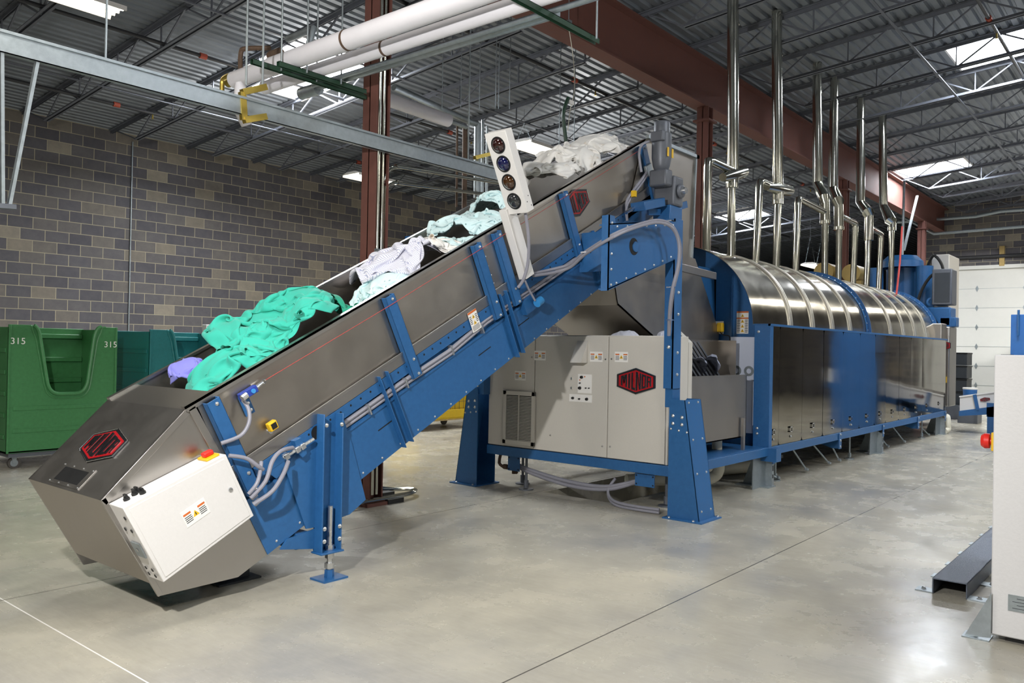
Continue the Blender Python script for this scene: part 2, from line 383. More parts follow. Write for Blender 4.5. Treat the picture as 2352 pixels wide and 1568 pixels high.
def wall_poly(name, pts, ax, a, b, mt, lab):
    return tag(MB().prism(pts, ax, a, b).build(name, mt, smooth=False), lab, kind='structure')
wall_poly('wall_left', [(-6, 0), (45, 0), (45, 5.52), (-6, 5.52)], 'y', 15.76, 15.96, wl, 'long grey concrete block wall behind the laundry carts')
o = MB(); o.prism([(6.33, 4.27), (6.67, 4.27), (6.67, zr(6.67)), (-9, zr(-9)), (-9, 4.27)], 'x', 29, 29.2)
o.box(29, 29.2, 6.33, 6.67, 0, 4.27); o.box(29, 29.2, -9, .6, 0, 4.27)
tag(o.build('wall_back', wb, smooth=False), 'grey concrete block wall above the white overhead door', kind='structure')
M['farwall'] = mat('dark_siding', '343a42', .7); M['wallpaint'] = mat('pale_wall_paint', 'b5b1a6', .8)
wall_poly('wall_far', [(6.67, 0), (15.76, 0), (15.76, zr(15.76)), (6.67, zr(6.67))], 'x', 44, 44.2, 'farwall', 'dark end wall far beyond the machines')
o = MB().box(29, 44, 6.6, 6.67, 0, 6.24); tag(o.build('wall_divider', 'farwall', smooth=False), 'dark side wall past the block wall', kind='structure')
wall_poly('wall_right', [(-6, 0), (29, 0), (29, zr(-9)), (-6, zr(-9))], 'y', -9.2, -9, 'wallpaint', 'pale wall on the right outside the view')
wall_poly('wall_front', [(-9, 0), (15.76, 0), (15.76, zr(15.76)), (-9, zr(-9))], 'x', -6.2, -6, 'wallpaint', 'pale wall behind the viewer')
# corrugated roof deck (ribs run along x), rising one in twelve towards the right
M['deck'] = mat('galvanised_roof_deck', '7f858c', .5, .55, var=.14, nscale=3, stretch=(.4, 3, 1), rvar=.2)
SK = [(14.65, 15.95, .55, 3.1), (22.6, 23.9, 4.35, 5.95), (7.1, 8.6, 9.95, 12.05), (23.7, 25.2, 10.3, 11.7), (6.5, 7.8, -3.5, -1.)]
ys = []; y = -9.0
while y < 15.8:
    for dy, dz in ((0, 0), (.022, .038), (.052, .038), (.074, 0)):
        ys.append((y+dy, dz))
    y += .1524
def deck_strip(m, x0, x1, rows):
    n = len(rows); vs = [(x, yy, zr(yy)+dz) for x in (x0, x1) for yy, dz in rows]
    m.add(vs, [(i, i+1, n+i+1, n+i) for i in range(n-1)])
m = MB(); xs = sorted(set([FX0, FX1]+[v for s in SK for v in s[:2]]))
for x0, x1 in zip(xs[:-1], xs[1:]):
    rows = []; 
    for yy, dz in ys:
        if any(s[0] <= x0 and x1 <= s[1] and s[2] < yy < s[3] for s in SK):
            if len(rows) > 1: deck_strip(m, x0, x1, rows)
            rows = []
        else: rows.append((yy, dz))
    if len(rows) > 1: deck_strip(m, x0, x1, rows)
tag(m.build('ceiling', 'deck', smooth=False), 'corrugated galvanised metal roof deck', kind='structure')
for i, (x0, x1, y0, y1) in enumerate(SK):
    lab = ['large bright skylight at the upper right of the roof', 'smaller bright skylight low in the roof near the back wall', 'bright skylight above the white insulated pipes', 'bright skylight far off between the vent ducts', 'skylight outside the view on the right'][i]
    t = thing('skylight', lab, 'skylight', (x0, y0, zr(y0)), group=None)
    z = lambda yy: zr(yy)+.30
    p = MB(); p.prism([(y0, z(y0)), (y1, z(y1)), (y1, z(y1)+.03), (y0, z(y0)+.03)], 'x', x0, x1); p.build('pane', 'sky', t, world=True)
    c = MB()
    for a in (x0-.03, x1): c.prism([(y0-.03, zr(y0)-.02), (y1+.03, zr(y1)-.02), (y1+.03, z(y1)+.03), (y0-.03, z(y0)+.03)], 'x', a, a+.03)
    for a in (y0-.03, y1): c.box(x0, x1, a, a+.03, zr(a)-.02, zr(a)+.33)
    c.build('curb', 'white', t, world=True)
# window: overhead door
d = tag(MB().box(29.06, 29.12, .6, 6.33, 0, 4.25).build('door_1', 'doorw', smooth=False), 'tall white overhead sectional door at the far end', 'door', kind='structure')
g = MB(); 
for i in range(1, 7): g.box(29.052, 29.062, .6, 6.33, i*.607-.004, i*.607+.004)
g.build('section_joint', 'galv', d)
for yy in (5.13, 3.85, 2.2):
    for i in range(1, 7):
        zc = i*.607; MB().prism([(yy-.045, zc), (yy, zc-.1), (yy+.045, zc), (yy, zc+.1)], 'x', 29.04, 29.055).build('hinge', 'galv', d)
f = MB(); f.box(28.95, 29.06, .5, 6.4, 4.25, 4.36); f.build('door_header', 'doorw', d)
MB().box(28.93, 29.0, 4.38, 4.52, 4.32, 4.93).build('header_board', 'wood', d)
MB().cyl((28.9, .6, 4.62), (28.9, 5.9, 4.62), .055).build('torsion_spring', 'blackpipe', d)
MB().box(29.045, 29.06, 4.0, 4.2, 2.46, 2.54).build('door_sticker', 'yellow', d)
tag(MB().box(28.9, 29, 6.5, 6.66, 4.2, 4.6).build('wall_block', 'wood'), 'small bare wood block on the back wall beside the door', 'board')
# red steel frame
def ibeam_v(m, x, y, z0, z1, wx, wy, tf=.016, tw=.012):
    m.box(x-wx/2, x-wx/2+tf, y-wy/2, y+wy/2, z0, z1); m.box(x+wx/2-tf, x+wx/2, y-wy/2, y+wy/2, z0, z1); m.box(x-wx/2, x+wx/2, y-tw/2, y+tw/2, z0, z1)
m = MB(); yb = 6.09
m.box(-6, 29, 5.96, 6.22, 5.44, 5.465); m.box(-6, 29, 5.96, 6.22, 6.185, 6.21); m.box(-6, 29, yb-.008, yb+.008, 5.45, 6.21)
bm_ = m.build('roof_girder', 'red', smooth=False); tag(bm_, 'long red-brown steel girder under the roof', 'beam')
for k, (cx_, lab) in enumerate(((5.17, 'red-brown steel column behind the conveyor, with conduits strapped to it'), (12.05, 'red-brown steel column behind the first vent duct'), (18.95, 'red-brown steel column far back between the vent ducts'), (26., 'red-brown steel column near the back wall'))):
    t = thing('steel_column', lab, 'column', (cx_, 6.04, 0))
    m = MB(); ibeam_v(m, 0, 0, .03, 5.44, .17, .20); m.build('shaft', 'red', t, smooth=False)
    MB().box(-.17, .17, -.18, .18, 0, .03).build('base_plate', 'red', t)
    MB().box(-.15, .15, -.14, .14, 5.20, 5.23).build('cap_plate', 'red', t)
# open web joists
def joist(x, y0, y1, name, lab, grp, y0b, y1b, dep=.42):
    t = thing(name, lab, 'joist', (x, y0, zr(y0)), group=grp)
    top = lambda yy: zr(yy)-.005; bot = lambda yy: zr(yy)-dep
    m = MB()
    for s in (-1, 1):
        m.prism([(y0, top(y0)), (y1, top(y1)), (y1, top(y1)-.012), (y0, top(y0)-.012)], 'x', x+s*.055, x+s*.012)
        m.prism([(y0, top(y0)), (y1, top(y1)), (y1, top(y1)-.06), (y0, top(y0)-.06)], 'x', x+s*.018, x+s*.012)
    m.build('top_chord', 'joist', t, world=True, smooth=False)
    m = MB()
    for s in (-1, 1):
        m.prism([(y0b, bot(y0b)), (y1b, bot(y1b)), (y1b, bot(y1b)+.01), (y0b, bot(y0b)+.01)], 'x', x+s*.05, x+s*.012)
        m.prism([(y0b, bot(y0b)), (y1b, bot(y1b)), (y1b, bot(y1b)+.05), (y0b, bot(y0b)+.05)], 'x', x+s*.018, x+s*.012)
    m.build('bottom_chord', 'joist', t, world=True, smooth=False)
    m = MB(); n = max(4, int(round((y1b-y0b)/1.2))); st_ = (y1b-y0b)/n
    for i in range(n):
        ya = y0b+i*st_; ym = ya+st_/2; yc = ya+st_
        m.bar((x, ya, bot(ya)+.02), (x, ym, top(ym)-.03), .022, .022); m.bar((x, ym, top(ym)-.03), (x, yc, bot(yc)+.02), .022, .022)
        m.bar((x, ya, bot(ya)+.02), (x, ya, top(ya)-.03), .018, .018)
    m.bar((x, y0b, bot(y0b)+.02), (x, y0+.15, top(y0+.15)-.03), .02, .02); m.bar((x, y1b, bot(y1b)+.02), (x, y1-.15, top(y1-.15)-.03), .02, .02)
    m.build('web', 'joist', t, world=True, smooth=False)
    return t
JX = [.88+1.524*i for i in range(19)]
ORD = ['first', 'second', 'third', 'fourth', 'fifth', 'sixth', 'seventh', 'eighth', 'ninth', 'tenth', 'eleventh', 'twelfth', 'thirteenth', 'fourteenth', 'fifteenth', 'sixteenth', 'seventeenth', 'eighteenth', 'nineteenth']
for i, x in enumerate(JX):
    if i > 0: joist(x, 6.15, 15.76, 'roof_joist', f'grey open web roof joist left of the red girder, {ORD[i-1]} from the viewer', 'roof joists left of the red girder', 7.0, 14.75)
    if x > 5: joist(x, -9, 6.1, 'roof_joist', f'grey open web roof joist right of the red girder, {ORD[i-3]} from the viewer', 'roof joists right of the red girder', -8, 5.35)
for k, (yy, lab) in enumerate(((3.2, 'thin bridging angle crossing the right roof joists nearest the red girder'), (-.4, 'thin bridging angle crossing the right roof joists farther right'), (12.6, 'thin bridging angle crossing the left roof joists near the block wall'), (9.3, 'thin bridging angle crossing the left roof joists near the middle'))):
    tag(MB().box(.5 if yy > 6 else 5, 28.9, yy-.018, yy+.018, zr(yy)-.44, zr(yy)-.425).build('joist_bridging', 'joist', smooth=False), lab, 'bridging')
# sprinkler pipes
for yy, x0, mt, lab in ((13.4, -1., 'blackpipe', 'black sprinkler pipe close to the block wall under the left roof'), (10.75, -1., 'blackpipe', 'dark sprinkler pipe over the left aisle'), (7.6, 3.6, 'blackpipe', 'dark sprinkler pipe just left of the red girder'), (2.2, 6., 'blackpipe', 'black sprinkler pipe under the right roof')):
    t = thing('sprinkler_pipe', lab, 'pipe', (x0, yy, zr(yy)-.36))
    MB().cyl((0, 0, 0), (28-x0, 0, 0), .026, seg=10).build('pipe_run', mt, t)
    for q in range(2, int(26-x0), 5):
        MB().cyl((q-.05, 0, 0), (q+.05, 0, 0), .04, seg=12).build('coupling', 'orangep', t)
        m = MB(); m.cyl((q+.6, 0, 0), (q+.6, 0, -.09), .012, seg=8); m.cyl((q+.6, 0, -.09), (q+.6, 0, -.095), .022, seg=10); m.build('sprinkler_head', 'brass', t)
# fluorescent high bays
def fixture(x0, x1, y0, y1, z, lab):
    t = thing('fluorescent_fixture', lab, 'ceiling light', ((x0+x1)/2, (y0+y1)/2, z), group='fluorescent fixtures')
    hx_, hy = (x1-x0)/2, (y1-y0)/2
    m = MB(); m.prism([(-hy, 0), (-hy, .05), (-hy*.5, .09), (hy*.5, .09), (hy, .05), (hy, 0), (hy*.92, 0), (hy*.92, .04), (-hy*.92, .04), (-hy*.92, 0)], 'x', -hx_, hx_); m.build('housing', 'white', t, smooth=False)
    n = 4
    for i in range(n):
        yy = -hy*.75+hy*1.5*i/(n-1); MB().cyl((-hx_*.97, yy, .018), (hx_*.97, yy, .018), .016, seg=8).build('lamp_tube', 'tube', t)
    for sx in (-1, 1):
        top = zr((y0+y1)/2)-.4-z
        m = MB(); m.tube([(sx*hx_*.8, -hy*.6, .07), (sx*hx_*.8, 0, top*.6), (sx*hx_*.8, hy*.6, .07)], .004, 5); m.tube([(sx*hx_*.8, 0, top*.6), (sx*hx_*.8, 0, top)], .004, 5); m.build('hanger_wire', 'galv', t)
fixture(3.05, 4.29, 9.37, 9.8, 5.28, 'bright fluorescent fixture at the top left corner of the view')
fixture(10.75, 11.95, 13.05, 13.6, 4.99, 'bright fluorescent fixture against the block wall beside the red column')
fixture(10.85, 12.05, 8.65, 9.2, 5.03, 'bright fluorescent fixture glowing behind the white linen pile')
fixture(24.9, 26.1, 8.7, 9.2, 4.2, 'small far fluorescent fixture just above the tunnel cover')
# ---------------------------------------------------------------- loading conveyor
ANG = math.atan(.5127); YC = 4.79
conv = thing('loading_conveyor', 'long inclined stainless and blue laundry conveyor rising to the tunnel washer', 'conveyor', (2.2, YC, .14), (0, -ANG, 0))
ES = Vector((math.cos(ANG), 0, math.sin(ANG))); ET = Vector((-math.sin(ANG), 0, math.cos(ANG)))
def stw(px, py, yy):   # photo pixel on the plane y=yy -> conveyor (s, t)
    p = at(px, py, 1, yy)-Vector((2.2, 0, .14)); return p.dot(ES), p.dot(ET)
Wd = .47
P1, P2, P3, P3b, P4, P5 = (.585, .822), (-.02, .628), (.006, -.023), (.444, -.241), (.664, -.243), (.657, .38)
for s in (-1, 1):
    m = MB(); a, b = sorted((s*Wd, s*(Wd-.006)))
    m.prism([P1, P2, P3, P3b, P4, P5, (.66, .8)], 'y', a, b); m.build('hopper_side', 'steel', conv)
    a, b = sorted((s*(Wd+.012), s*(Wd-.004))); m = MB()
    def strip(p, q, w):
        p, q = Vector((p[0], p[1], 0)), Vector((q[0], q[1], 0)); d = (q-p).normalized(); nn = Vector((d.y, -d.x, 0))*w
        m.prism([(p.x, p.y), (q.x, q.y), ((q+nn).x, (q+nn).y), ((p+nn).x, (p+nn).y)], 'y', a, b)
    strip(P2, P1, .04); strip((.655, .81), (.70, .02), -.0) if 0 else strip((.60, .81), (.64, .2), -.045); strip(P2, P3, -.028)
    m.build('hopper_trim', 'steel', conv, bev=.002)
m = MB(); m.prism([P1, P2, (P2[0]+.004, P2[1]-.012), (P1[0], P1[1]-.014)], 'y', -Wd, Wd); fp = m.build('front_cover', 'steel', conv)
fp['label'] = 'sloping upper front cover with nameplate and window'
fdir = Vector((P1[0]-P2[0], 0, P1[1]-P2[1])).normalized()
def onfront(k, y, off=0.):
    p = Vector((P2[0], y, P2[1])).lerp(Vector((P1[0], y, P1[1])), k); nn = Vector((-fdir.z, 0, fdir.x)); return p+nn*off
m = MB(); m.prism([P2, (P2[0]+.026*.86, .07), (P2[0]+.026*.86+.01, .07), (P2[0]+.012, .62)], 'y', -Wd, Wd); m.build('front_plate', 'steelv', conv)
m = MB(); m.prism([P1, (.78, .825), (.78, .812), (P1[0]+.01, .806)], 'y', -Wd, Wd); m.box(.775, .785, -Wd, Wd, .3, .825); m.build('top_plate', 'steel', conv)
nameplate(conv, frame(onfront(.49, 0, .001), (0, -1, 0), fdir))
# inspection window of the hopper
fw = frame(onfront(.135, .025, .001), (0, -1, 0), fdir)
w_ = MB().prism([(-.20, -.068), (.20, -.068), (.20, .068), (-.20, .068)], 'z', 0, .004).xf(fw).build('window_plate', 'steel', conv)
MB().prism([(-.155, -.045), (.155, -.045), (.155, .045), (-.155, .045)], 'z', .004, .005).xf(fw).build('window_pane', 'black', w_)
for i in range(4):
    for q in (-.058, .058): bolt(conv, fw @ Vector((-.185+i*.123, q, .004)), (fw.to_3x3() @ Vector((0, 0, 1))), .004)
# side walls
for s in (-1, 1):
    a, b = sorted((s*Wd, s*(Wd-.006)))
    m = MB().box(.62, 6.13, a, b, .38, .83); m.build('side_wall', 'steelv', conv)
    m = MB(); a, b = sorted((s*(Wd+.012), s*(Wd-.028))); m.box(.585, 6.13, a, b, .822, .838); a, b = sorted((s*(Wd+.012), s*(Wd+.006))); m.box(.585, 6.13, a, b, .80, .838); m.build('rim', 'steel', conv)
    a, b = sorted((s*(Wd+.022), s*(Wd-.01))); m = MB(); m.box(.66, 6.0, a, b, .30, .375); m.box(.66, 6.0, *sorted((s*(Wd+.028), s*(Wd+.02))), .365, .385); m.build('lower_trim', 'steel', conv, bev=.002)
    a, b = sorted((s*(Wd+.02), s*(Wd-.01))); m = MB().box(.8, 6.0, a, b, .215, .296); m.build('rail', 'blue', conv, bev=.002)
MB().box(.74, 6.1, -Wd+.02, Wd-.02, .36, .372).build('belt', 'rubber', conv)
MB().box(.70, 5.9, -Wd+.03, Wd-.03, -.19, .33).build('frame_core', 'blue', conv)
# rail holes
m = MB()
for i in range(52):
    s_ = .95+i*.094; m.cyl((s_, -Wd-.0205, .268), (s_, -Wd-.0215, .268), .008, seg=8)
m.build('rail_holes', 'dark', conv)
# lower side panels with top lip
for s in (-1, 1):
    a, b = sorted((s*(Wd+.006), s*(Wd-.01)))
    m = MB(); m.prism([(.664, -.243), (.657, .14), (3.36, .125), (4.74, .12), (4.92, -.21), (4.2, -.215)], 'y', a, b); m.build('lower_panel', 'blue', conv)
    m = MB(); m.box(1.4, 4.74, *sorted((s*(Wd+.016), s*(Wd-.01))), .112, .128); m.build('panel_lip', 'blue', conv)
MB().prism([(.664, -.243), (4.92, -.215), (4.92, -.205), (.664, -.233)], 'y', -Wd, Wd).build('bottom_panel', 'blue', conv)
m = MB()
for s_ in (1.75, 2.9, 3.45): m.box(s_, s_+.16, -Wd-.0075, -Wd-.006, -.02, -.012)
m.build('panel_slot', 'dark', conv)
# stiffeners
for s_ in (.735, 2.215, 3.22, 3.49, 4.50, 6.01):
    for s in (-1, 1):
        m = MB(); y0 = s*(Wd+.005); y1 = s*(Wd+.052)
        m.box(s_-.045, s_+.045, *sorted((y1, y1-s*.006)), .165, .80); m.box(s_-.045, s_-.038, *sorted((y0, y1)), .165, .80); m.box(s_+.038, s_+.045, *sorted((y0, y1)), .165, .80)
        o = m.build('stiffener', 'blue', conv, bev=.003)
        for q in (.185, .30, .77):
            bolt(conv, (s_+.012, y1, q), (0, s, 0), .009)
for c0 in (1.94, 3.355, 4.755):
    for s in (-1, 1):
        for dx in (-.052, .028):
            m = MB(); m.box(c0+dx, c0+dx+.006, *sorted((s*Wd, s*(Wd+.055))), -.235, .335); m.box(c0+dx, c0+dx+.034, *sorted((s*(Wd+.01), s*(Wd+.016))), -.235, .335); m.build('splice_flange', 'blue', conv, bev=.002)
        if s < 0:
            for q in (-.2, -.1, 0, .1, .2, .3): bolt(conv, (c0+dx+.02, -Wd-.016, q), (0, -1, 0), .008)
m = MB(); m.box(3.27, 3.44, -Wd-.008, -Wd+.002, .38, .80); m.build('wall_joint', 'steel', conv)
for q in (.43, .5, .58, .66, .74): bolt(conv, (3.31, -Wd-.008, q), (0, -1, 0), .006)
for i in range(22): 
    bolt(conv, (.75+i*.19, -Wd-.006, -.205), (0, -1, 0), .006)
# side nameplate
s_, t_ = stw(1326, 464, 4.31)
nameplate(conv, frame((s_-.02, -Wd-.007, t_), (1, 0, 0), (0, 0, 1)))
# safety pull cord and switch
m = MB().tube([(1.10, -Wd-.035, .735), (2.2, -Wd-.058, .74), (3.5, -Wd-.058, .755), (4.5, -Wd-.058, .765), (5.85, -Wd-.058, .78)], .0022, 6); m.build('pull_cord', 'cord', conv)
sw = MB().box(.90, 1.02, -Wd-.05, -Wd-.012, .70, .745).build('pull_switch', 'switchblue', conv, bev=.004)
MB().cyl((.985, -Wd-.058, .722), (.985, -Wd-.05, .722), .014).build('switch_cap', 'cyan', sw)
m = MB(); m.tube([(1.02, -Wd-.035, .725), (1.075, -Wd-.035, .732)], .012, 10, rs=[.016, .008]); m.lathe([(.012, -.003), (.016, 0), (.012, .003), (.008, 0), (.012, -.003)], (1.085, -Wd-.035, .733), 12, 'y'); m.build('switch_eye', 'bright', sw)
MB().box(.90, .965, -Wd-.012, -Wd-.006, .59, .72).build('switch_bracket', 'blue', conv)
for q in (.615, .66): bolt(conv, (.945, -Wd-.012, q), (0, -1, 0), .008)
# photo eye
s_, t_ = stw(623, 977, 4.29)
pe = MB().box(s_-.03, s_+.03, -Wd-.06, -Wd-.02, t_-.028, t_+.028).build('photo_eye', 'yellow', conv, bev=.006)
MB().box(s_-.018, s_+.02, -Wd-.062, -Wd-.06, t_-.018, t_+.018).build('eye_lens', 'black', pe)
MB().cyl((s_-.01, -Wd-.02, t_-.035), (s_-.01, -Wd, t_-.035), .016).build('eye_mount', 'zinc', pe)
# warning label on the rail
s_, t_ = stw(1089.5, 736, 4.29)
warn(conv, frame((s_, -Wd-.03, t_), (1, 0, 0), (0, 0, 1)), .105, .165, 1)
# control box at the hopper
yf, yb_ = 4.155-YC, -Wd-.006
box = MB().prism([(.006, .589), (.616, .526), (.614, .109), (.013, .108)], 'y', yf, yb_).build('control_box', 'white', conv, bev=.004)
MB().prism([(.03, .568), (.594, .510), (.594, .128), (.032, .128)], 'y', yf-.004, yf).build('box_door', 'white', box, bev=.002)
s_, t_ = stw(449, 1177, 4.15)
warn(box, frame((s_, yf-.0045, t_), (1, 0, 0), (0, 0, 1)), .15, .095, 0)
s_, t_ = stw(529, 1124, 4.15)
MB().lathe([(0, -.008), (.012, -.007), (.014, 0)], (s_, yf-.004, t_), 16, 'y').build('door_latch', 'bright', box)
tslope = Vector((.61, 0, -.063)).normalized(); tn = Vector((.063, 0, .61)).normalized()
def ontop(k, y, off=0.): return Vector((.006, y, .589)).lerp(Vector((.616, y, .526)), k)+tn*off
fr = frame(ontop(.9, -.555, .0005), tslope, (0, 1, 0))
e_ = MB().prism([(-.042, -.05), (.042, -.05), (.042, .05), (-.042, .05)], 'z', 0, .012).xf(fr).build('disconnect_plate', 'yellow', box, bev=.003)
m = MB().prism([(-.03, -.022), (.03, -.022), (.03, .022), (-.03, .022)], 'z', .012, .04).xf(fr); m.build('disconnect_knob', 'estop', box, bev=.008)
for k, yy in ((.10, -.56), (.185, -.545), (.225, -.585), (.22, -.53)):
    fr = frame(ontop(k, yy, .001), tslope, (0, 1, 0))
    m = MB(); m.lathe([(.017, 0), (.017, .012), (.013, .014), (.013, .02), (0, .02)], (0, 0, 0), 14); m.box(-.005, .005, -.016, .016, .014, .034); m.xf(fr).build('selector_knob', 'black', box)
fr = frame(ontop(.16, -.555, 0), tslope, (0, 1, 0)); MB().prism([(-.085, -.06), (.085, -.06), (.085, .06), (-.085, .06)], 'z', 0, .0012).xf(fr).build('legend_plate', 'label', box)
fr = frame(ontop(.50, -.555, 0), tslope, (0, 1, 0)); MB().prism([(-.095, -.045), (.095, -.045), (.095, .045), (-.095, .045)], 'z', 0, .0015).xf(fr).build('name_strip', 'label', box)
m = MB()
for q, yy in ((.52, -.60), (.44, -.60), (.44, -.53), (.15, -.60), (.15, -.53), (.19, -.60), (.19, -.53)): m.cyl((.0068 if 0 else .008-.004, yy, q), (-.001+.004 if 0 else .002, yy, q), .011, seg=12)
m.build('knockout', 'black', box)
MB().box(-.001, .006, -.61, -.515, .27, .36).build('rating_plate', 'galv', box)
MB().cyl((-.004, -.56, .315), (0, -.56, .315), .012, seg=10).build('key_switch', 'bright', box)
# grey hoses at the hopper, traced in the plane just outside the side wall
def hose(pts, r, name='hose', mt='grey', par=None, n=5):
    return MB().tube(smooth_path(pts, n), r, 10).build(name, mt, par or conv, world=True)
def pxs(lst): return [at(x, y, 1, yy) for x, y, yy in lst]
hose(pxs([(558, 918, 4.27), (571, 940, 4.24), (572, 970, 4.22), (553, 1000, 4.23), (508, 1018, 4.26)]), .012)
hose(pxs([(526, 1046, 4.22), (565, 1052, 4.2), (592, 1070, 4.19), (604, 1078, 4.2)]), .012)
hose(pxs([(571, 1134, 4.2), (590, 1110, 4.18), (598, 1080, 4.2), (600, 1060, 4.22)]), .012)
hose(pxs([(576, 1143, 4.2), (610, 1105, 4.17), (625, 1060, 4.18), (645, 1036, 4.2), (672, 1028, 4.25)]), .013)
hose(pxs([(582, 1158, 4.2), (625, 1128, 4.16), (650, 1090, 4.16), (662, 1060, 4.22)]), .013)
m = MB()
for x, y in ((577, 1143), (584, 1157), (556, 915)): p = at(x, y, 1, 4.22); m.cyl(p, p+Vector((.03, 0, .02)), .019, seg=10)
m.build('hose_fitting', 'zinc', conv, world=True)
# take-up bolt and bracket above the leg
p0, p1 = at(650, 1052, 1, 4.26), at(720, 1008, 1, 4.26)
m = MB(); m.cyl(p0, p1, .011, seg=10); m.build('take_up_rod', 'zinc', conv, world=True)
for k in (.1, .45, .62):
    q = Vector(p0).lerp(Vector(p1), k); MB().bar(q-Vector((.015, 0, .008)), q+Vector((.015, 0, .008)), .038, .038).build('rod_nut', 'zinc', conv, world=True, bev=.004)
MB().prism([tuple(at(x, y, 1, 4.28)[i] for i in (0, 2)) for x, y in ((671, 1012), (686, 1004), (700, 1040), (690, 1050), (680, 1040))], 'y', 4.255, 4.3).build('take_up_bracket', 'blue', conv, world=True)
MB().prism([tuple(at(x, y, 1, 4.28)[i] for i in (0, 2)) for x, y in ((600, 1072), (745, 955), (748, 1010), (640, 1100))], 'y', 4.302, 4.312).build('take_up_plate', 'blue', conv, world=True)
p = at(728, 993, 1, 4.30); MB().cyl(p+Vector((0, -.002, 0)), p+Vector((0, .002, 0)), .045, seg=24).build('access_hole', 'dark', conv, world=True)
# conduits in the gap under the wall
for d, r in ((.185, .016), (.155, .012)):
    MB().tube([(1.5, -Wd-.004, d), (2.15, -Wd-.012, d), (2.6, -Wd-.02, d-.01), (3.1, -Wd-.006, d+.02), (4.6, -Wd-.01, d)], r, 8).build('conduit', 'grey', conv)
for s_ in (1.72, 2.1, 2.62, 3.0): MB().box(s_, s_+.012, -Wd-.04, -Wd-.0, .13, .21).build('conduit_clip', 'zinc', conv)
# front legs
for yl in (4.27, 5.31):
    s = -1 if yl < 4.8 else 1
    m = MB(); m.box(3.235, 3.245, yl-.045, yl+.045, .185, 1.07); m.box(3.385, 3.395, yl-.045, yl+.045, .185, 1.07); m.box(3.235, 3.395, *sorted((yl-s*.045, yl-s*.037)), .185, 1.07); m.box(3.225, 3.405, yl-.06, yl+.05, .175, .187)
    m.build('front_leg', 'blue', conv, world=True, bev=.003)
    MB().cyl((3.335, yl, .02), (3.335, yl, .47), .016, seg=14).build('jack_screw', 'zinc', conv, world=True)
    m = MB(); m.cyl((3.335, yl, .135), (3.335, yl, .172), .030, seg=6); m.cyl((3.335, yl, .07), (3.335, yl, .105), .032, seg=6); m.cyl((3.335, yl, .188), (3.335, yl, .22), .028, seg=6); m.build('jack_nut', 'zinc', conv, world=True)
    m = MB(); m.box(3.24, 3.43, yl-.075, yl+.075, .0, .012); m.cyl((3.335, yl, .012), (3.335, yl, .06), .032, .03, seg=6); m.build('foot_pad', 'blue', conv, world=True)
    for q in (.25, .32, .50, .62, .9, 1.03):
        for xx in (3.24, 3.39):
            p = conv.matrix_basis.inverted() @ Vector((xx+(.02 if xx < 3.3 else -.02), yl+s*.001-(-s)*.0-(.036 if s < 0 else -.036)*0, q))
    for xx in (3.255, 3.375):
        for q in (.26, .34, 1.0):
            bolt(conv, conv.matrix_basis.inverted() @ Vector((xx, yl+s*.046, q)), conv.matrix_basis.inverted().to_3x3() @ Vector((0, s, 0)), .011)
for yl, s in ((4.303, -1), (5.277, 1)):
    gp = [tuple(at(x, y, 1, 4.30)[i] for i in (0, 2)) for x, y in ((655, 1075), (703, 1214), (740, 1208), (786, 1187), (803, 1181), (840, 1147), (808, 1018), (790, 965), (738, 950))]
    MB().prism(gp, 'y', yl-.004, yl+.004).build('leg_gusset', 'blue', conv, world=True)
m = MB(); m.prism([(3.03, .30), (3.26, .335), (3.26, .20), (2.98, .245)], 'y', 4.30, 4.312); m.box(3.1, 3.2, 4.31, 5.27, .22, .32); m.build('leg_tie', 'blue', conv, world=True)
m = MB(); m.box(2.75, 3.05, 4.6, 4.98, 0, .012); m.box(2.8, 3.0, 4.66, 4.92, .012, .1); m.box(2.86, 2.95, 4.72, 4.86, .1, .30); m.build('floor_mount', 'char', conv, world=True)
# signal light on its post
MB().box(3.57, 3.69, -.60, -Wd-.053, .35, .95).build('light_post', 'white', conv, bev=.003)
sl = MB().box(3.595, 3.68, 4.0-YC, 4.21-YC, .90, 1.555).build('signal_light', 'white', conv, bev=.003)
for t_, k in ((1.454, 'lens_r'), (1.306, 'lens_b'), (1.158, 'lens_a'), (1.004, 'lens_c')):
    y_ = 4.105-YC
    MB().lathe([(0, -.034), (.02, -.032), (.042, -.022), (.056, -.004), (.058, .002)], (3.595, y_, t_), 28, 'x').build('light_lens', k, sl)
    MB().lathe([(.056, -.006), (.066, -.005), (.067, .001)], (3.595, y_, t_), 28, 'x').build('lens_bezel', 'black', sl)
m = MB()
for q, w in ((.98, 3.62), (1.02, 3.65), (.94, 3.66)): m.cyl((w, 3.999-YC, q), (w, 4.001-YC, q), .005, seg=8)
m.build('box_screw', 'black', sl)
hose(pxs([(1207, 490, 4.08), (1214, 545, 4.1), (1213, 600, 4.15), (1203, 640, 4.2), (1190, 660, 4.25)]), .013)
hose(pxs([(1206, 645, 4.2), (1215, 665, 4.22), (1229, 690, 4.22)]), .009)
p = at(1238, 692, 1, 4.22); MB().cyl(p+Vector((-.03, 0, -.02)), p+Vector((.03, 0, .015)), .035, seg=12).build('sensor', 'cyan', conv, world=True)
p = at(1220, 696, 1, 4.26); MB().bar(p+Vector((-.07, .03, -.05)), p+Vector((.08, .03, .035)), .05, .12).build('sensor_bracket', 'blue', conv, world=True)
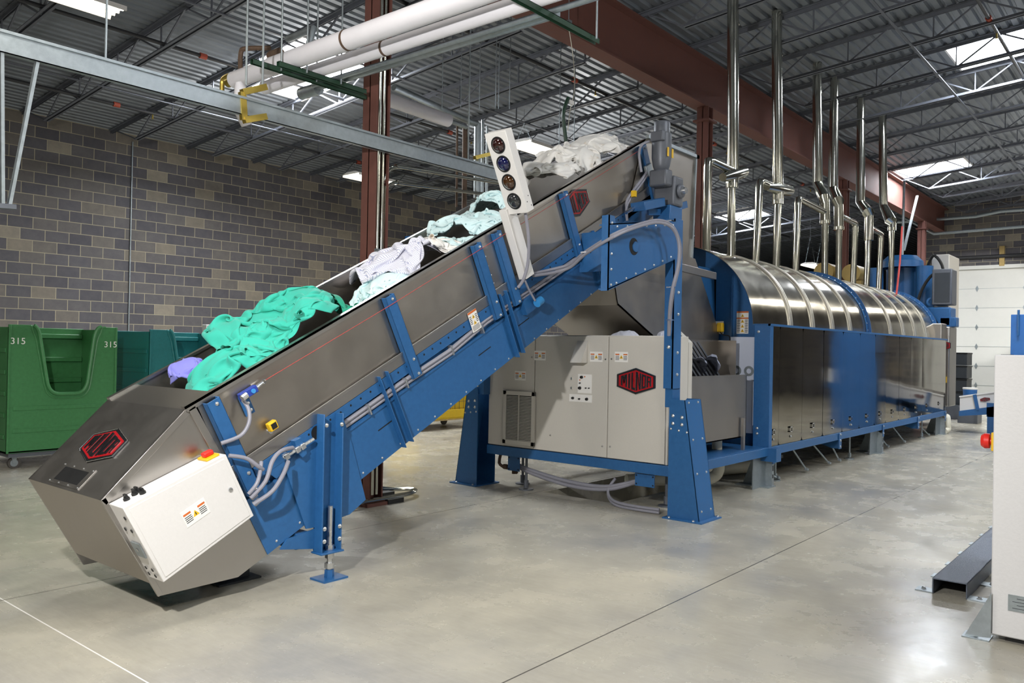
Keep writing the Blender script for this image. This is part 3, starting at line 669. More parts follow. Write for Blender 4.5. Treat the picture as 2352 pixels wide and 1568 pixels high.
# twin hoses sweeping over the head bracket and down the post
for dy, o_ in ((0, 0), (-.028, 5)):
    hose(pxs([(1225, 628+o_, 4.25+dy), (1270, 618+o_*1.6, 4.22+dy), (1310, 606+o_*1.4, 4.1+dy), (1345, 578+o_, 3.9+dy), (1410, 538+o_, 3.56+dy), (1470, 514+o_, 3.52+dy), (1515, 506+o_, 3.50+dy), (1545, 520+o_, 3.48+dy), (1562-o_*.6, 560, 3.47+dy), (1560-o_*.6, 610, 3.47+dy), (1548-o_*.6, 660, 3.49+dy), (1541-o_*.6, 710, 3.53+dy), (1537-o_*.3, 770, 3.58+dy*.5)]), .0135)
m = MB()
for x, y, yy in ((1538, 508, 3.49), (1345, 580, 3.88), (1541, 660, 3.5), (1540, 735, 3.52)): p = at(x, y, 1, yy); m.box(p.x-.03, p.x+.03, p.y-.035, p.y+.03, p.z-.004, p.z+.006)
m.build('hose_clamp', 'bright', conv, world=True)
# head brackets, posts and tapered legs
bp = [(5.52, 1.99), (5.52, 2.60), (5.60, 2.60), (5.62, 2.545), (6.62, 2.70), (6.62, 2.345), (6.55, 2.335)]
for s in (-1, 1):
    yo = YC+s*1.2
    m = MB(); m.prism(bp, 'y', *sorted((yo, yo-s*.008))); m.build('head_plate', 'blue', conv, world=True)
    m = MB(); m.prism([(5.52, 1.99), (5.52, 2.60), (5.53, 2.60), (5.53, 1.99)], 'y', *sorted((yo, yo-s*.07))); m.prism([(5.53, 2.53), (6.62, 2.70), (6.62, 2.69), (5.53, 2.52)], 'y', *sorted((yo, yo-s*.10))); m.prism([(5.53, 2.0), (6.60, 2.34), (6.60, 2.35), (5.53, 2.01)], 'y', *sorted((yo, yo-s*.10))); m.prism([(6.15, 2.22), (6.15, 2.58), (6.55, 2.64), (6.55, 2.34)], 'y', *sorted((yo-s*.02, yo-s*.75))); m.build('head_beam', 'blue', conv, world=True)
    m = MB(); m.box(6.62, 6.76, *sorted((yo-s*.02, yo+s*.0)), 1.17, 2.72); m.box(6.62, 6.626, *sorted((yo-s*.10, yo)), 1.17, 2.72); m.box(6.754, 6.76, *sorted((yo-s*.10, yo)), 1.17, 2.72); m.build('post', 'blue', conv, world=True, bev=.003)
    MB().box(6.64, 6.78, *sorted((yo-s*.09, yo-s*.01)), 1.0, 1.42).build('post_sleeve', 'blue', conv, world=True, bev=.003)
    ya, yt, yi = YC+s*1.485, YC+s*1.325, YC+s*1.17
    m = MB()
    for x0, x1 in ((6.615, 6.625), (6.915, 6.925)): m.prism([(ya, .012), (yi, .012), (yi, 1.05), (yi+s*.02, 1.075), (yt, 1.075)], 'x', x0, x1)
    m.add([(6.615, ya, .012), (6.925, ya, .012), (6.925, yt, 1.075), (6.615, yt, 1.075), (6.615, ya-s*.006, .012), (6.925, ya-s*.006, .012), (6.925, yt-s*.006, 1.075), (6.615, yt-s*.006, 1.075)], [(0, 1, 2, 3), (4, 5, 6, 7), (0, 1, 5, 4), (2, 3, 7, 6), (1, 2, 6, 5), (0, 3, 7, 4)])
    m.build('support_leg', 'blue', conv, world=True)
    MB().box(6.57, 6.97, *sorted((YC+s*1.53, YC+s*1.14)), 0, .012).build('leg_base', 'blue', conv, world=True)
    inv = conv.matrix_basis.inverted(); r3 = inv.to_3x3()
    dn = r3 @ Vector((-1, 0, 0))
    for yy, z in ((1.21, .93), (1.30, .92), (1.21, .86), (1.30, .855)): bolt(conv, inv @ Vector((6.615, YC+s*yy, z)), dn, .012)
    for yy, z in ((1.19, .81), (1.27, .80), (1.35, .79)): bolt(conv, inv @ Vector((6.615, YC+s*yy, z)), dn, .008)
    ds = r3 @ Vector((0, s, .15))
    for z in (.09, .42, .72, 1.05):
        yy = 1.485-.16*z/1.07
        for x in (6.68, 6.86): bolt(conv, inv @ Vector((x, YC+s*yy, z)), ds, .009)
    up = r3 @ Vector((0, 0, 1))
    for x, yy in ((6.59, 1.2), (6.59, 1.44), (6.95, 1.2), (6.95, 1.5)): bolt(conv, inv @ Vector((x, YC+s*yy, .012)), up, .012)
    ds = r3 @ Vector((0, s, 0))
    for q in range(7):
        k = q/6; bolt(conv, inv @ Vector((5.64+.93*k, yo, 2.52+.13*k)), ds, .008); bolt(conv, inv @ Vector((5.64+.9*k, yo, 2.06+.30*k)), ds, .008)
    for q in range(5): bolt(conv, inv @ Vector((5.56, yo, 2.04+.125*q)), ds, .009)
    for q in (1.3, 1.5, 1.85, 2.05): bolt(conv, inv @ Vector((6.69, yo, q)), ds, .012)
    for q in (1.55, 1.78): bolt(conv, inv @ Vector((6.62, yo-s*.05, q)), dn, .013)
p = at(1457, 566, 1, 3.585)
MB().cyl((p.x, 3.588, p.z), (p.x, 3.592, p.z), .072, seg=28).build('round_opening', 'dark', conv, world=True)
MB().cyl((p.x+.02, 3.5885, p.z), (p.x+.02, 3.58, p.z), .045, seg=24).build('shaft_end', 'blue', conv, world=True)
# head rails, bearing and gear motor
m = MB(); m.box(4.82, 5.95, -Wd-.03, -Wd+.03, .08, .22); m.box(4.82, 5.95, Wd-.03, Wd+.03, .08, .22); m.build('head_rail', 'blue', conv)
a0, a1 = at(1465, 475, 1, 4.1), at(1512, 465, 1, 4.1)
MB().bar(a0, a1, .16, .085).build('tension_tube', 'blue', conv, world=True, bev=.006)
m = MB(); m.bar(at(1515, 490, 1, 4.12), at(1577, 469, 1, 4.12), .02, .07); m.bar(at(1488, 487, 1, 4.12), at(1518, 487, 1, 4.12), .02, .06); m.build('torque_arm', 'blue', conv, world=True)
MB().cyl(at(1438, 488, 1, 4.15), at(1464, 472, 1, 4.15), .018, seg=12).build('tension_rod', 'bright', conv, world=True)
gm = MB(); c = at(1520, 335, 1, 4.1); gx, gz = c.x, c.z
gm.lathe([(0, 3.815), (.075, 3.815), (.082, 3.80), (.082, 3.70), (.098, 3.69), (.1, 3.45), (.085, 3.37), (.07, 3.33), (.05, 3.31)], (gx, 4.1, 0), 28)
g_ = gm.build('gear_motor', 'motor', conv, world=True)
m = MB(); m.box(gx-.075, gx+.06, 4.0, 4.2, 3.16, 3.33); m.box(gx+.06, gx+.25, 3.98, 4.22, 2.98, 3.28); m.cyl((gx+.155, 3.98, 3.13), (gx+.155, 3.94, 3.13), .075, seg=24); m.build('gearbox', 'motor', g_, world=True, bev=.02)
MB().box(gx-.13, gx-.07, 4.02, 4.16, 3.60, 3.70).build('terminal_box', 'motor', g_, world=True, bev=.01)
MB().cyl((gx+.155, 3.94, 3.13), (gx+.155, 3.90, 3.13), .035, seg=16).build('output_shaft', 'zinc', g_, world=True)
m = MB()
for dx in (-.045, .045): m.box(gx+dx-.014, gx+dx+.014, 3.998, 4.004, 3.45, 3.54)
m.build('motor_label', 'yellow', g_, world=True)
MB().box(gx+.02, gx+.27, 4.0, 4.2, 2.80, 2.98).build('motor_bracket', 'blue', g_, world=True, bev=.01)
hose(pxs([(1490, 325, 4.18), (1474, 333, 4.2), (1468, 355, 4.24), (1473, 395, 4.24)]), .013)
MB().box(5.90, 6.02, -Wd-.085, -Wd-.05, .50, .61).build('junction_box', 'galv', conv, bev=.006)
for d in (0, .03):
    MB().tube(smooth_path([(5.92, -Wd-.07, .55-d), (5.75, -Wd-.07, .50-d), (5.55, -Wd-.07, .45-d), (5.44, -Wd-.06, .40-d), (5.41-d*.3, -Wd-.05, .30), (5.38, -Wd-.05, .22)], 4), .013, 8).build('flex_conduit', 'grey', conv)
p = at(1456, 445, 1, 4.22); MB().box(p.x-.02, p.x+.02, 4.2, 4.24, p.z-.03, p.z+.03).build('limit_switch', 'yellow', conv, world=True)
# discharge chute at the head
m = MB()
for yy in (4.30, 5.275): m.prism([(7.22, 3.62), (7.3, 3.71), (8.36, 3.71), (8.30, 2.55), (7.5, 2.45), (6.9, 2.75)], 'y', yy, yy+.008)
m.prism([(8.30, 2.55), (8.36, 3.71), (8.37, 3.71), (8.31, 2.55)], 'y', 4.30, 5.283)
m.build('discharge_chute', 'steelv', conv, world=True)
m = MB(); m.box(7.28, 8.40, 4.27, 4.31, 3.69, 3.725); m.box(8.34, 8.40, 4.27, 5.3, 3.69, 3.725); m.bar((8.36, 4.30, 3.70), (8.30, 4.30, 2.55), .035, .03); m.build('chute_flange', 'galv', conv, world=True)
m = MB()
for yy in (4.26, 5.30): m.prism([(6.62, 2.26), (7.1, 2.62), (8.32, 2.55), (8.95, 1.75), (8.95, 1.15), (8.6, 1.15), (6.72, 1.95)], 'y', yy, yy+.008)
m.prism([(6.72, 1.95), (8.6, 1.15), (8.62, 1.16), (6.74, 1.965)], 'y', 4.26, 5.308); m.prism([(6.62, 2.26), (6.72, 1.95), (6.735, 1.955), (6.635, 2.265)], 'y', 4.26, 5.308)
m.build('lower_chute', 'steelv', conv, world=True)
m = MB(); m.bar(at(1535, 607, 1, 4.0), at(1642, 634, 1, 4.0), .04, .075); m.build('chute_rail', 'steel', conv, world=True, bev=.003)
# ---------------------------------------------------------------- laundry on the belt
def garment(name, label, cat, group, mt, s0, y0, a, b, rot, base, h, seed, fold=.06, n=110, m=70, drop=.05, loc=None, rote=None, power=2.2, lean=0.):
    rnd = random.Random(seed); ox, oy, oz = rnd.uniform(-50, 50), rnd.uniform(-50, 50), rnd.uniform(-50, 50)
    fa = rnd.uniform(0, 3.14); ca, sa = math.cos(fa), math.sin(fa); cr, sr = math.cos(rot), math.sin(rot)
    vs = []; fs = []
    for i in range(n+1):
        for j in range(m+1):
            u = -1+2*i/n; v = -1+2*j/m
            # square to disc
            x = u*math.sqrt(max(0, 1-v*v/2)); y = v*math.sqrt(max(0, 1-u*u/2)); r = min(1, math.hypot(x, y))
            ang = math.atan2(y, x)
            wob = 1+.16*noise.noise(Vector((math.cos(ang)*1.6+ox, math.sin(ang)*1.6+oy, oz)))+.07*noise.noise(Vector((math.cos(ang)*5+oy, math.sin(ang)*5+oz, ox)))
            X, Y = x*a*wob, y*b*wob
            env = (1-r**power)**.62 if r < 1 else 0
            q = Vector((X*2.6+ox, Y*2.6+oy, oz))
            w = noise.noise_vector(q)*.30
            px, py = X+w.x*.5, Y+w.y*.5
            p1, p2 = ca*px+sa*py, -sa*px+ca*py
            f = 0; amp = 1; fr = 1
            for o in range(4):
                nn = noise.noise(Vector((p1*3.2*fr+ox, p2*8.5*fr+oy, oz+o*7+w.z)))
                f += amp*(1-abs(nn)*2.4); amp *= .5; fr *= 1.9
            lump = noise.noise(Vector((X*3.3+oz, Y*3.3+ox, oy)))
            z = base+h*env*(1+.35*lump)+fold*(f-.6)*min(1, (1-r)*5+.35)+lean*X
            d = noise.noise_vector(Vector((X*9+oy, Y*9+oz, ox)))*.018
            vs.append((s0+cr*X-sr*Y+d.x, y0+sr*X+cr*Y+d.y, z-drop*(1 if r >= .999 else 0)))
    for i in range(n):
        for j in range(m):
            k = i*(m+1)+j; fs.append((k, k+m+1, k+m+2, k+1))
    if loc is None:
        lim = []
        for p in vs: lim.append((p[0], max(-.445, min(.45, p[1])), p[2]))
        vs = lim
    o = MB().add(vs, fs).build(name, mt, ang=180)
    sd = o.modifiers.new('subsurf', 'SUBSURF'); sd.levels = 1; sd.render_levels = 1
    o.location = loc or (2.2, YC, .14); o.rotation_euler = rote or (0, -ANG, 0)
    return tag(o, label, cat, group)
def vnoise(x, y, seed):
    """smooth value noise on arrays"""
    r = np.random.RandomState(seed); g = r.rand(64, 64)
    x = np.asarray(x)+1000.; y = np.asarray(y)+1000.
    xi = np.floor(x).astype(int); yi = np.floor(y).astype(int); fx = x-xi; fy = y-yi
    fx = fx*fx*(3-2*fx); fy = fy*fy*(3-2*fy)
    a = g[xi % 64, yi % 64]; b = g[(xi+1) % 64, yi % 64]; c = g[xi % 64, (yi+1) % 64]; e = g[(xi+1) % 64, (yi+1) % 64]
    return (a*(1-fx)+b*fx)*(1-fy)+(c*(1-fx)+e*fx)*fy
# heights of the heap already lying on the belt, as a grid over (s, y)
HS, HY = np.linspace(.6, 6.6, 601), np.linspace(-.5, .5, 101)
HEAP = np.full((601, 101), .375)
def heap_at(s, y):
    a = np.clip((s-.6)*100, 0, 599.99); b = np.clip((y+.5)*100, 0, 99.99)
    i = a.astype(int); j = b.astype(int); fa = a-i; fb = b-j
    return (HEAP[i, j]*(1-fa)+HEAP[i+1, j]*fa)*(1-fb)+(HEAP[i, j+1]*(1-fa)+HEAP[i+1, j+1]*fa)*fb
def drape(name, label, mt, s0, y0, a, b, rot, seed, size=1.7, n=56, steps=70, mound=0., stiff=.5, grp='laundry on the conveyor', cat='laundry'):
    """relax a square of cloth, too large for its patch, onto the heap so that it buckles into folds"""
    r = np.random.RandomState(seed); cr, sr = math.cos(rot), math.sin(rot)
    if mound:
        S, Y = np.meshgrid(HS, HY, indexing='ij'); u = ((S-s0)*cr+(Y-y0)*sr)/(a*1.05); v = (-(S-s0)*sr+(Y-y0)*cr)/(b*1.15)
        q = np.clip(1-(np.abs(u)**2.4+np.abs(v)**2.4), 0, 1)**.6
        HEAP[:] = np.maximum(HEAP, .375+(mound-.375)*q*(.80+.4*vnoise(S*4+seed, Y*4, seed)))
    U, V = np.meshgrid(np.linspace(-1, 1, n), np.linspace(-1, 1, n), indexing='ij')
    X = U*np.sqrt(1-V*V/2)*.9; Yv = V*np.sqrt(1-U*U/2)*.9
    p = np.zeros((n, n, 3))
    wx = (vnoise(U*2.3, V*2.3, seed+1)-.5)*.5; wy = (vnoise(U*2.3, V*2.3, seed+2)-.5)*.5
    lx, ly = (X+wx)*a, (Yv+wy)*b
    p[..., 0] = s0+lx*cr-ly*sr; p[..., 1] = y0+lx*sr+ly*cr
    p[..., 2] = heap_at(p[..., 0], p[..., 1])+.03+.07*vnoise(U*4, V*4, seed+3)+.05*vnoise(U*9, V*9, seed+4)
    L0 = 2*a*size/(n-1); L1 = 2*b*size/(n-1)
    vel = np.zeros_like(p)
    def con(i0, i1, L, k):
        d = p[i1]-p[i0]; l = np.sqrt((d*d).sum(-1, keepdims=True))+1e-9
        c = d*((l-L)/l*(.5*k)); p[i0] += c; p[i1] -= c
    sl = slice
    for it in range(steps):
        old = p.copy(); vel *= .86; vel[..., 2] -= .0011; p += vel
        for _ in range(6):
            for o in (0, 1):
                e = n-1-((n-1-o) % 2); con((sl(o, e, 2), sl(None)), (sl(o+1, e+1, 2), sl(None)), L0, .9); con((sl(None), sl(o, e, 2)), (sl(None), sl(o+1, e+1, 2)), L1, .9)
            LD = math.hypot(L0, L1)
            for o in (0, 1):
                e = n-1-((n-1-o) % 2); con((sl(o, e, 2), sl(0, n-1)), (sl(o+1, e+1, 2), sl(1, n)), LD, .35); con((sl(o, e, 2), sl(1, n)), (sl(o+1, e+1, 2), sl(0, n-1)), LD, .35)
            for o in range(2): con((sl(0, n-2), sl(None)), (sl(2, n), sl(None)), 2*L0, stiff*.18); con((sl(None), sl(0, n-2)), (sl(None), sl(2, n)), 2*L1, stiff*.18)
            # stay inside the patch, between the walls and above the heap
            dx, dy = p[..., 0]-s0, p[..., 1]-y0; u = (dx*cr+dy*sr)/a; v = (-dx*sr+dy*cr)/b
            th = np.arctan2(v, u); lim = 1+.18*np.sin(th*3+seed)+.12*np.sin(th*5+seed*2)
            k = np.hypot(u, v)/lim; f_ = np.where(k > 1, 1/np.maximum(k, 1e-6), 1.); f_ = 1-(1-f_)*.5
            p[..., 0] = s0+dx*f_; p[..., 1] = np.clip(y0+dy*f_, -.445, .445)
            g = heap_at(p[..., 0], p[..., 1])+.006; p[..., 2] = np.maximum(p[..., 2], g)
        vel = np.clip(p-old, -.02, .02)
    q = p.copy()
    for _ in range(2):
        q[1:-1, 1:-1] = .5*q[1:-1, 1:-1]+.125*(q[:-2, 1:-1]+q[2:, 1:-1]+q[1:-1, :-2]+q[1:-1, 2:])
    p = q
    # add to the heap
    i = np.clip(((p[..., 0]-.6)*100).round().astype(int), 0, 600).ravel(); j = np.clip(((p[..., 1]+.5)*100).round().astype(int), 0, 100).ravel()
    top = np.full_like(HEAP, -1.); np.maximum.at(top, (i, j), p[..., 2].ravel())
    for _ in range(2):
        t2 = top.copy(); t2[1:] = np.maximum(t2[1:], top[:-1]); t2[:-1] = np.maximum(t2[:-1], top[1:]); t2[:, 1:] = np.maximum(t2[:, 1:], top[:, :-1]); t2[:, :-1] = np.maximum(t2[:, :-1], top[:, 1:]); top = t2
    HEAP[:] = np.maximum(HEAP, top-.02)
    fs = [(x*n+y, (x+1)*n+y, (x+1)*n+y+1, x*n+y+1) for x in range(n-1) for y in range(n-1)]
    o = MB().add([tuple(v) for v in p.reshape(-1, 3)], fs).build(name, mt, ang=180)
    so = o.modifiers.new('thickness', 'SOLIDIFY'); so.thickness = .004; so.offset = 0
    sd = o.modifiers.new('subsurf', 'SUBSURF'); sd.levels = 1; sd.render_levels = 2
    o.location = (2.2, YC, .14); o.rotation_euler = (0, -ANG, 0)
    return tag(o, label, cat, grp)
drape('scrub_garment', 'crumpled green scrub garment lowest on the conveyor, next to the hopper cover', 'scrub', 1.13, -.13, .36, .36, .2, 11, mound=0.82)
drape('cloth', 'small purple-blue cloth beside the green scrub pile', 'purple', 1.05, .29, .17, .15, .5, 63, mound=0.90, n=40)
drape('scrub_garment', 'green scrub garment at the top of the green pile', 'scrub', 1.86, .10, .30, .40, -.1, 35, mound=1.00)
drape('scrub_garment', 'green scrub garment bulging in the middle of the green pile', 'scrub', 1.48, .06, .40, .40, .3, 23, mound=1.00)
drape('scrub_garment', 'green scrub garment spread against the near side wall of the conveyor', 'scrub', 1.56, -.26, .46, .22, .02, 47, mound=0.94)
drape('scrub_garment', 'deep green cloth lying flat between the green pile and the striped gowns', 'scrubd', 2.20, -.16, .20, .28, .3, 51, mound=0.70, n=40)
drape('patient_gown', 'white speckled gown spread below the striped heap', 'lblue', 2.50, -.12, .30, .34, -.1, 87, mound=0.82)
drape('striped_gown', 'white striped hospital gown heaped in the middle of the conveyor', 'gown', 2.84, .04, .40, .42, .25, 72, mound=0.93)
drape('cloth', 'crumpled white cloth with brownish marks above the striped gown', 'linen', 3.20, -.18, .22, .26, .1, 93, mound=0.82, n=44)
drape('patient_gown', 'pale aqua gown end lying against the near rim below the signal light', 'lblue', 3.42, -.20, .22, .24, .4, 118, mound=0.72, n=44)
drape('patient_gown', 'pale blue printed gown piled below the signal light', 'lblue', 3.74, .02, .38, .42, .2, 101, mound=0.90)
drape('patient_gown', 'pale aqua gown bunched beside the signal light', 'lblue', 4.16, .06, .26, .38, -.2, 113, mound=0.98)
drape('linen_sheet', 'white linen heaped just above the signal light', 'linen', 4.88, .0, .36, .43, .2, 131, mound=0.98)
drape('linen_sheet', 'white linen nearest the head of the conveyor', 'linen', 5.90, .0, .40, .42, .15, 152, mound=0.96)
drape('linen_sheet', 'white linen at the crest of the topmost pile', 'linen', 5.38, .04, .40, .43, -.3, 144, mound=1.08)
# ---------------------------------------------------------------- control cabinet under the conveyor head
cab = thing('control_cabinet', 'cream control cabinet with louvre and red nameplate between the blue legs', 'cabinet', (6.75, 4.81, 0))
FX = 6.75
MB().box(6.77, 7.15, 3.715, 5.92, .45, 1.655).build('body', 'cream', cab, world=True, bev=.006)
for y0, y1, nm in ((5.285, 5.915, 'door'), (4.372, 5.277, 'door'), (3.735, 4.364, 'door')):
    MB().box(6.748, 6.77, y0, y1, .458, 1.648).build(nm, 'cream', cab, world=True, bev=.004)
fr = lambda y, z: frame((-.0025, y-4.81, z), (0, -1, 0), (0, 0, 1))
nameplate(cab, fr(4.05, 1.22))
for y, z, st_ in ((5.215, 1.44, 0), (5.475, 1.22, 0), (4.51, 1.443, 0), (4.22, 1.447, 0)): warn(cab, fr(y, z), .15, .10, st_)
lv = MB(); lv.prism([(5.262, .485), (5.685, .485), (5.685, 1.052), (5.262, 1.052)], 'x', 6.738, 6.748)
lv = lv.build('louvre_frame', 'cream', cab, world=True)
MB().box(6.732, 6.738, 5.30, 5.645, .53, 1.01).build('louvre_recess', 'dark', lv, world=True)
m = MB()
for i in range(30):
    z = .535+i*.0158
    for y0, y1 in ((5.30, 5.468), (5.476, 5.645)): m.prism([(6.724, z), (6.736, z+.011), (6.7365, z+.009), (6.7245, z-.002)], 'y', y0, y1)
m.box(6.722, 6.738, 5.467, 5.477, .53, 1.01); m.build('louvre_slats', 'cream', lv, world=True)
m = MB(); m.prism([(5.645, .53), (5.66, .52), (5.66, 1.025), (5.645, 1.01)], 'x', 6.72, 6.738)
for a in ((5.255, 5.30, .485, 1.055), (5.645, 5.69, .485, 1.055), (5.255, 5.69, .485, .53), (5.255, 5.69, 1.01, 1.055)): m.box(6.722, 6.74, *a)
m.build('louvre_rim', 'cream', lv, world=True, bev=.003)
MB().prism([(6.748, 1.60), (6.748, 1.38), (6.62, 1.38)], 'y', 4.612, 4.74).build('vent_hood', 'cream', cab, world=True)
cp = MB().box(6.744, 6.748, 4.558, 4.725, 1.075, 1.265).build('control_plate', 'label', cab, world=True)
cq = MB().box(6.744, 6.748, 4.552, 4.828, .985, 1.06).build('control_plate', 'label', cab, world=True)
for y, z, r, k in ((4.677, 1.234, .015, cp), (4.697, 1.125, .016, cp), (4.695, 1.175, .006, cp), (4.622, 1.128, .006, cp), (4.585, 1.128, .006, cp), (4.78, 1.02, .013, cq), (4.70, 1.015, .009, cq), (4.61, 1.018, .015, cq)):
    MB().lathe([(0, -.022), (r*.8, -.022), (r, -.012), (r, 0)], (6.744, y, z), 14, 'x').build('knob', 'black', k, world=True)
for y, z in ((4.64, 1.24), (4.70, 1.205)): MB().cyl((6.738, y, z), (6.744, y, z), .006, seg=10).build('indicator', 'orange', cp, world=True)
for z in (1.215, 1.12): 
    o = MB().box(6.742, 6.748, 4.79, 4.82, z-.02, z+.02).build('socket', 'cream', cab, world=True); MB().box(6.740, 6.742, 4.797, 4.813, z-.012, z+.012).build('socket_face', 'galv', o, world=True)
for y, z in ((5.32, 1.42), (4.40, 1.42), (4.33, 1.425), (5.06, .62), (4.42, .565), (4.33, .57)):
    MB().lathe([(0, -.008), (.008, -.008), (.011, 0)], (6.748, y, z), 12, 'x').build('quarter_turn_latch', 'bright', cab, world=True)
MB().box(6.745, 7.2, 3.69, 5.93, .35, .448).build('base_frame', 'blue', cab, world=True, bev=.004)
for y0, y1, z0, z1, mt in ((5.50, 5.66, .19, .35, 'blue'), (3.86, 4.07, .22, .34, 'blue')):
    o = MB().box(6.79, 6.80, y0, y1, z0, z1).build('lug_plate', mt, cab, world=True)
    m = MB()
    for a in (y0+.015, y1-.015):
        for b in (z0+.02, z1-.02): m.cyl((6.788, a, b), (6.79, a, b), .008, seg=8)
    m.build('lug_hole', 'dark', o, world=True)
for x, y in ((6.85, 5.45), (7.1, 3.9), (7.1, 5.7)):
    m = MB(); m.cyl((x, y, .02), (x, y, .36), .014, seg=10); m.cyl((x, y, .02), (x, y, .10), .026, seg=8); m.cyl((x, y, 0), (x, y, .012), .08, seg=20); m.build('stand_rod', 'motor', cab, world=True)
m = MB(); m.tube(smooth_path([(6.9, 5.85, .36), (6.88, 5.86, .24), (6.88, 5.78, .20), (6.9, 5.70, .21), (6.9, 5.62, .15)], 3), .017, 8); m.cyl((6.89, 5.80, .205), (6.89, 5.74, .205), .028, seg=10); m.cyl((6.9, 5.66, .14), (6.9, 5.66, .27), .026, seg=10); m.build('drain_valve', 'brown', cab, world=True)
for k in range(2):
    MB().tube(smooth_path([(6.85, 5.6, .26-.02*k), (6.84, 5.35, .21-.03*k), (6.84, 4.9, .155-.04*k), (6.84, 4.5, .15-.03*k), (6.88, 4.25, .20-.02*k), (7.0, 4.0, .30)], 6), .020, 10).build('flexible_hose', 'grey', cab, world=True)
    MB().tube(smooth_path([(6.90, 4.36, .24), (6.84, 4.40, .14), (6.80, 4.36, .05+.02*k), (6.72, 4.22, .015+.03*k), (6.68, 4.0, .016+.028*k), (6.70, 3.75, .016+.028*k)], 6), .014, 10).build('flexible_hose', 'grey', cab, world=True)
m = MB(); m.prism([(3.72, .45), (4.3, .45), (4.3, 1.55), (4.1, 1.60), (3.86, 1.72), (3.72, 1.60)], 'x', 7.16, 7.24); m.build('rear_housing', 'cream', cab, world=True)
garment('plastic_bag', 'clear plastic bag lying on top of the cream cabinet', 'bag', None, 'bag', 0, 0, .06, .17, 0, 0, .055, 201, fold=.012, n=40, m=40, drop=.0, loc=(6.93, 4.30, 1.652), rote=(0, 0, 0))
garment('lint_wad', 'small wad of grey lint on the cabinet top beside the post', 'lint', None, 'bag', 0, 0, .05, .07, 0, 0, .05, 203, fold=.012, n=30, m=30, drop=.0, loc=(6.9, 3.86, 1.652), rote=(0, 0, 0))
# ---------------------------------------------------------------- stainless sump tank beside the cabinet
tank = thing('sump_tank', 'plain stainless tank on the blue base frame beside the blue leg', 'tank', (7.9, 4.4, .49))
m = MB(); m.box(7.22, 8.59, 3.75, 3.762, .585, 1.262); m.box(7.22, 7.232, 3.75, 5.2, .585, 1.262); m.box(8.58, 8.592, 3.75, 5.2, .585, 1.262); m.box(7.22, 8.59, 5.19, 5.2, .585, 1.262); m.box(7.22, 8.59, 3.75, 5.2, .585, .597); m.box(7.22, 8.6, 3.742, 3.775, 1.255, 1.268); m.build('shell', 'steelv', tank, world=True)
m = MB(); m.box(8.0, 8.75, 4.18, 4.19, 1.2, 1.645); m.box(8.74, 8.75, 3.95, 4.19, 1.2, 1.645); m.build('splash_sheet', 'steelv', tank, world=True)
m = MB()
for i in range(7): m.bar((7.55+.09*i, 4.10, 1.62-.0*i), (7.95+.09*i, 4.0, 1.20), .02, .02)
m.prism([(7.5, 1.62), (7.55, 1.63), (8.5, 1.2), (8.4, 1.2), (7.5, 1.2)], 'y', 4.11, 4.12); m.build('grille', 'motor', tank, world=True)
for y in (3.85,): MB().box(7.55, 7.65, y, y+.1, .48, .585).build('tank_foot', 'pvc', tank, world=True)
m = MB(); m.bar((8.45, 3.72, .80), (8.45, 3.72, .40), .03, .04); m.build('tank_strap', 'steel', tank, world=True)
MB().cyl((8.3, 3.95, .3), (8.3, 3.95, .585), .055).build('drain_pipe', 'pvc', tank, world=True)
for dx, dy, k in ((8.0, 4.05, 301), (8.25, 4.02, 307)):
    garment('lint_clump', 'grey lint caught on the grille inside the stainless tank, ' + ('left clump' if k == 301 else 'right clump'), 'lint', 'lint clumps on the tank grille', 'lint', 0, 0, .20, .09, .6, 0, .06, k, fold=.03, n=40, m=30, drop=0, loc=(dx, dy, 1.34), rote=(0, .7, 0))
MB_ = thing('warning_beacon', 'yellow alarm horn on a white plate on the blue end of the tunnel', 'alarm', (8.98, 4.27, 1.8))
MB().box(-.01, 0, -.055, .055, -.075, .075).build('mount_plate', 'label', MB_); MB().box(-.08, -.01, -.07, .0, -.055, .055).build('horn', 'yellow', MB_, bev=.012)
MB().tube(smooth_path([(-.04, -.03, -.055), (-.05, -.08, -.09), (-.03, -.14, -.10), (-.03, -.15, -.16)], 4), .006, 8).build('cable', 'black', MB_)
# ---------------------------------------------------------------- tunnel washer
tun = thing('tunnel_washer', 'long tunnel washer with arched stainless cover and mirror-like access panels', 'washing machine', (13.2, YC, 0))
TX0, TX1, CY, CZ, TR = 8.95, 17.57, 4.79, 1.80, .99
def arch(m, x0, x1, r0, r1, a0=0, a1=180, n=48, cy=CY, cz=CZ):
    vs = []; 
    for i in range(n+1):
        t = math.radians(a0+(a1-a0)*i/n)
        for x in (x0, x1):
            for r in (r0, r1): vs.append((x, cy-r*math.cos(t), cz+r*math.sin(t)))
    fs = []
    for i in range(n):
        k = i*4; fs += [(k, k+4, k+6, k+2), (k+1, k+3, k+7, k+5), (k, k+1, k+5, k+4), (k+2, k+6, k+7, k+3)]
    fs += [(0, 2, 3, 1), (n*4, n*4+1, n*4+3, n*4+2)]
    return m.add(vs, fs)
ribs = [at(px, py, 1, 3.80).x for px, py in ((1817, 749), (1868, 754), (1913, 759), (1954, 763))]
ribs2 = [at(px, py, 1, 3.80).x for px, py in ((2047, 771.5), (2076.5, 774), (2103, 775.5), (2128, 777.5))]
xb1 = at(1993, 765.5, 1, 3.80).x; xb2 = at(2152, 778, 1, 3.80).x
edges = [8.86]+[9.25]+[r for r in ribs]+[xb1]
segs = [(8.86, 9.28, TR), (9.26, xb1, TR-.006), (xb1, 14.2, TR), (14.18, xb2+.45, TR-.006)]
for x0, x1, r in segs: arch(MB(), x0, x1, r-.004, r, 2, 178).build('cover_sheet', 'arch', tun, world=True)
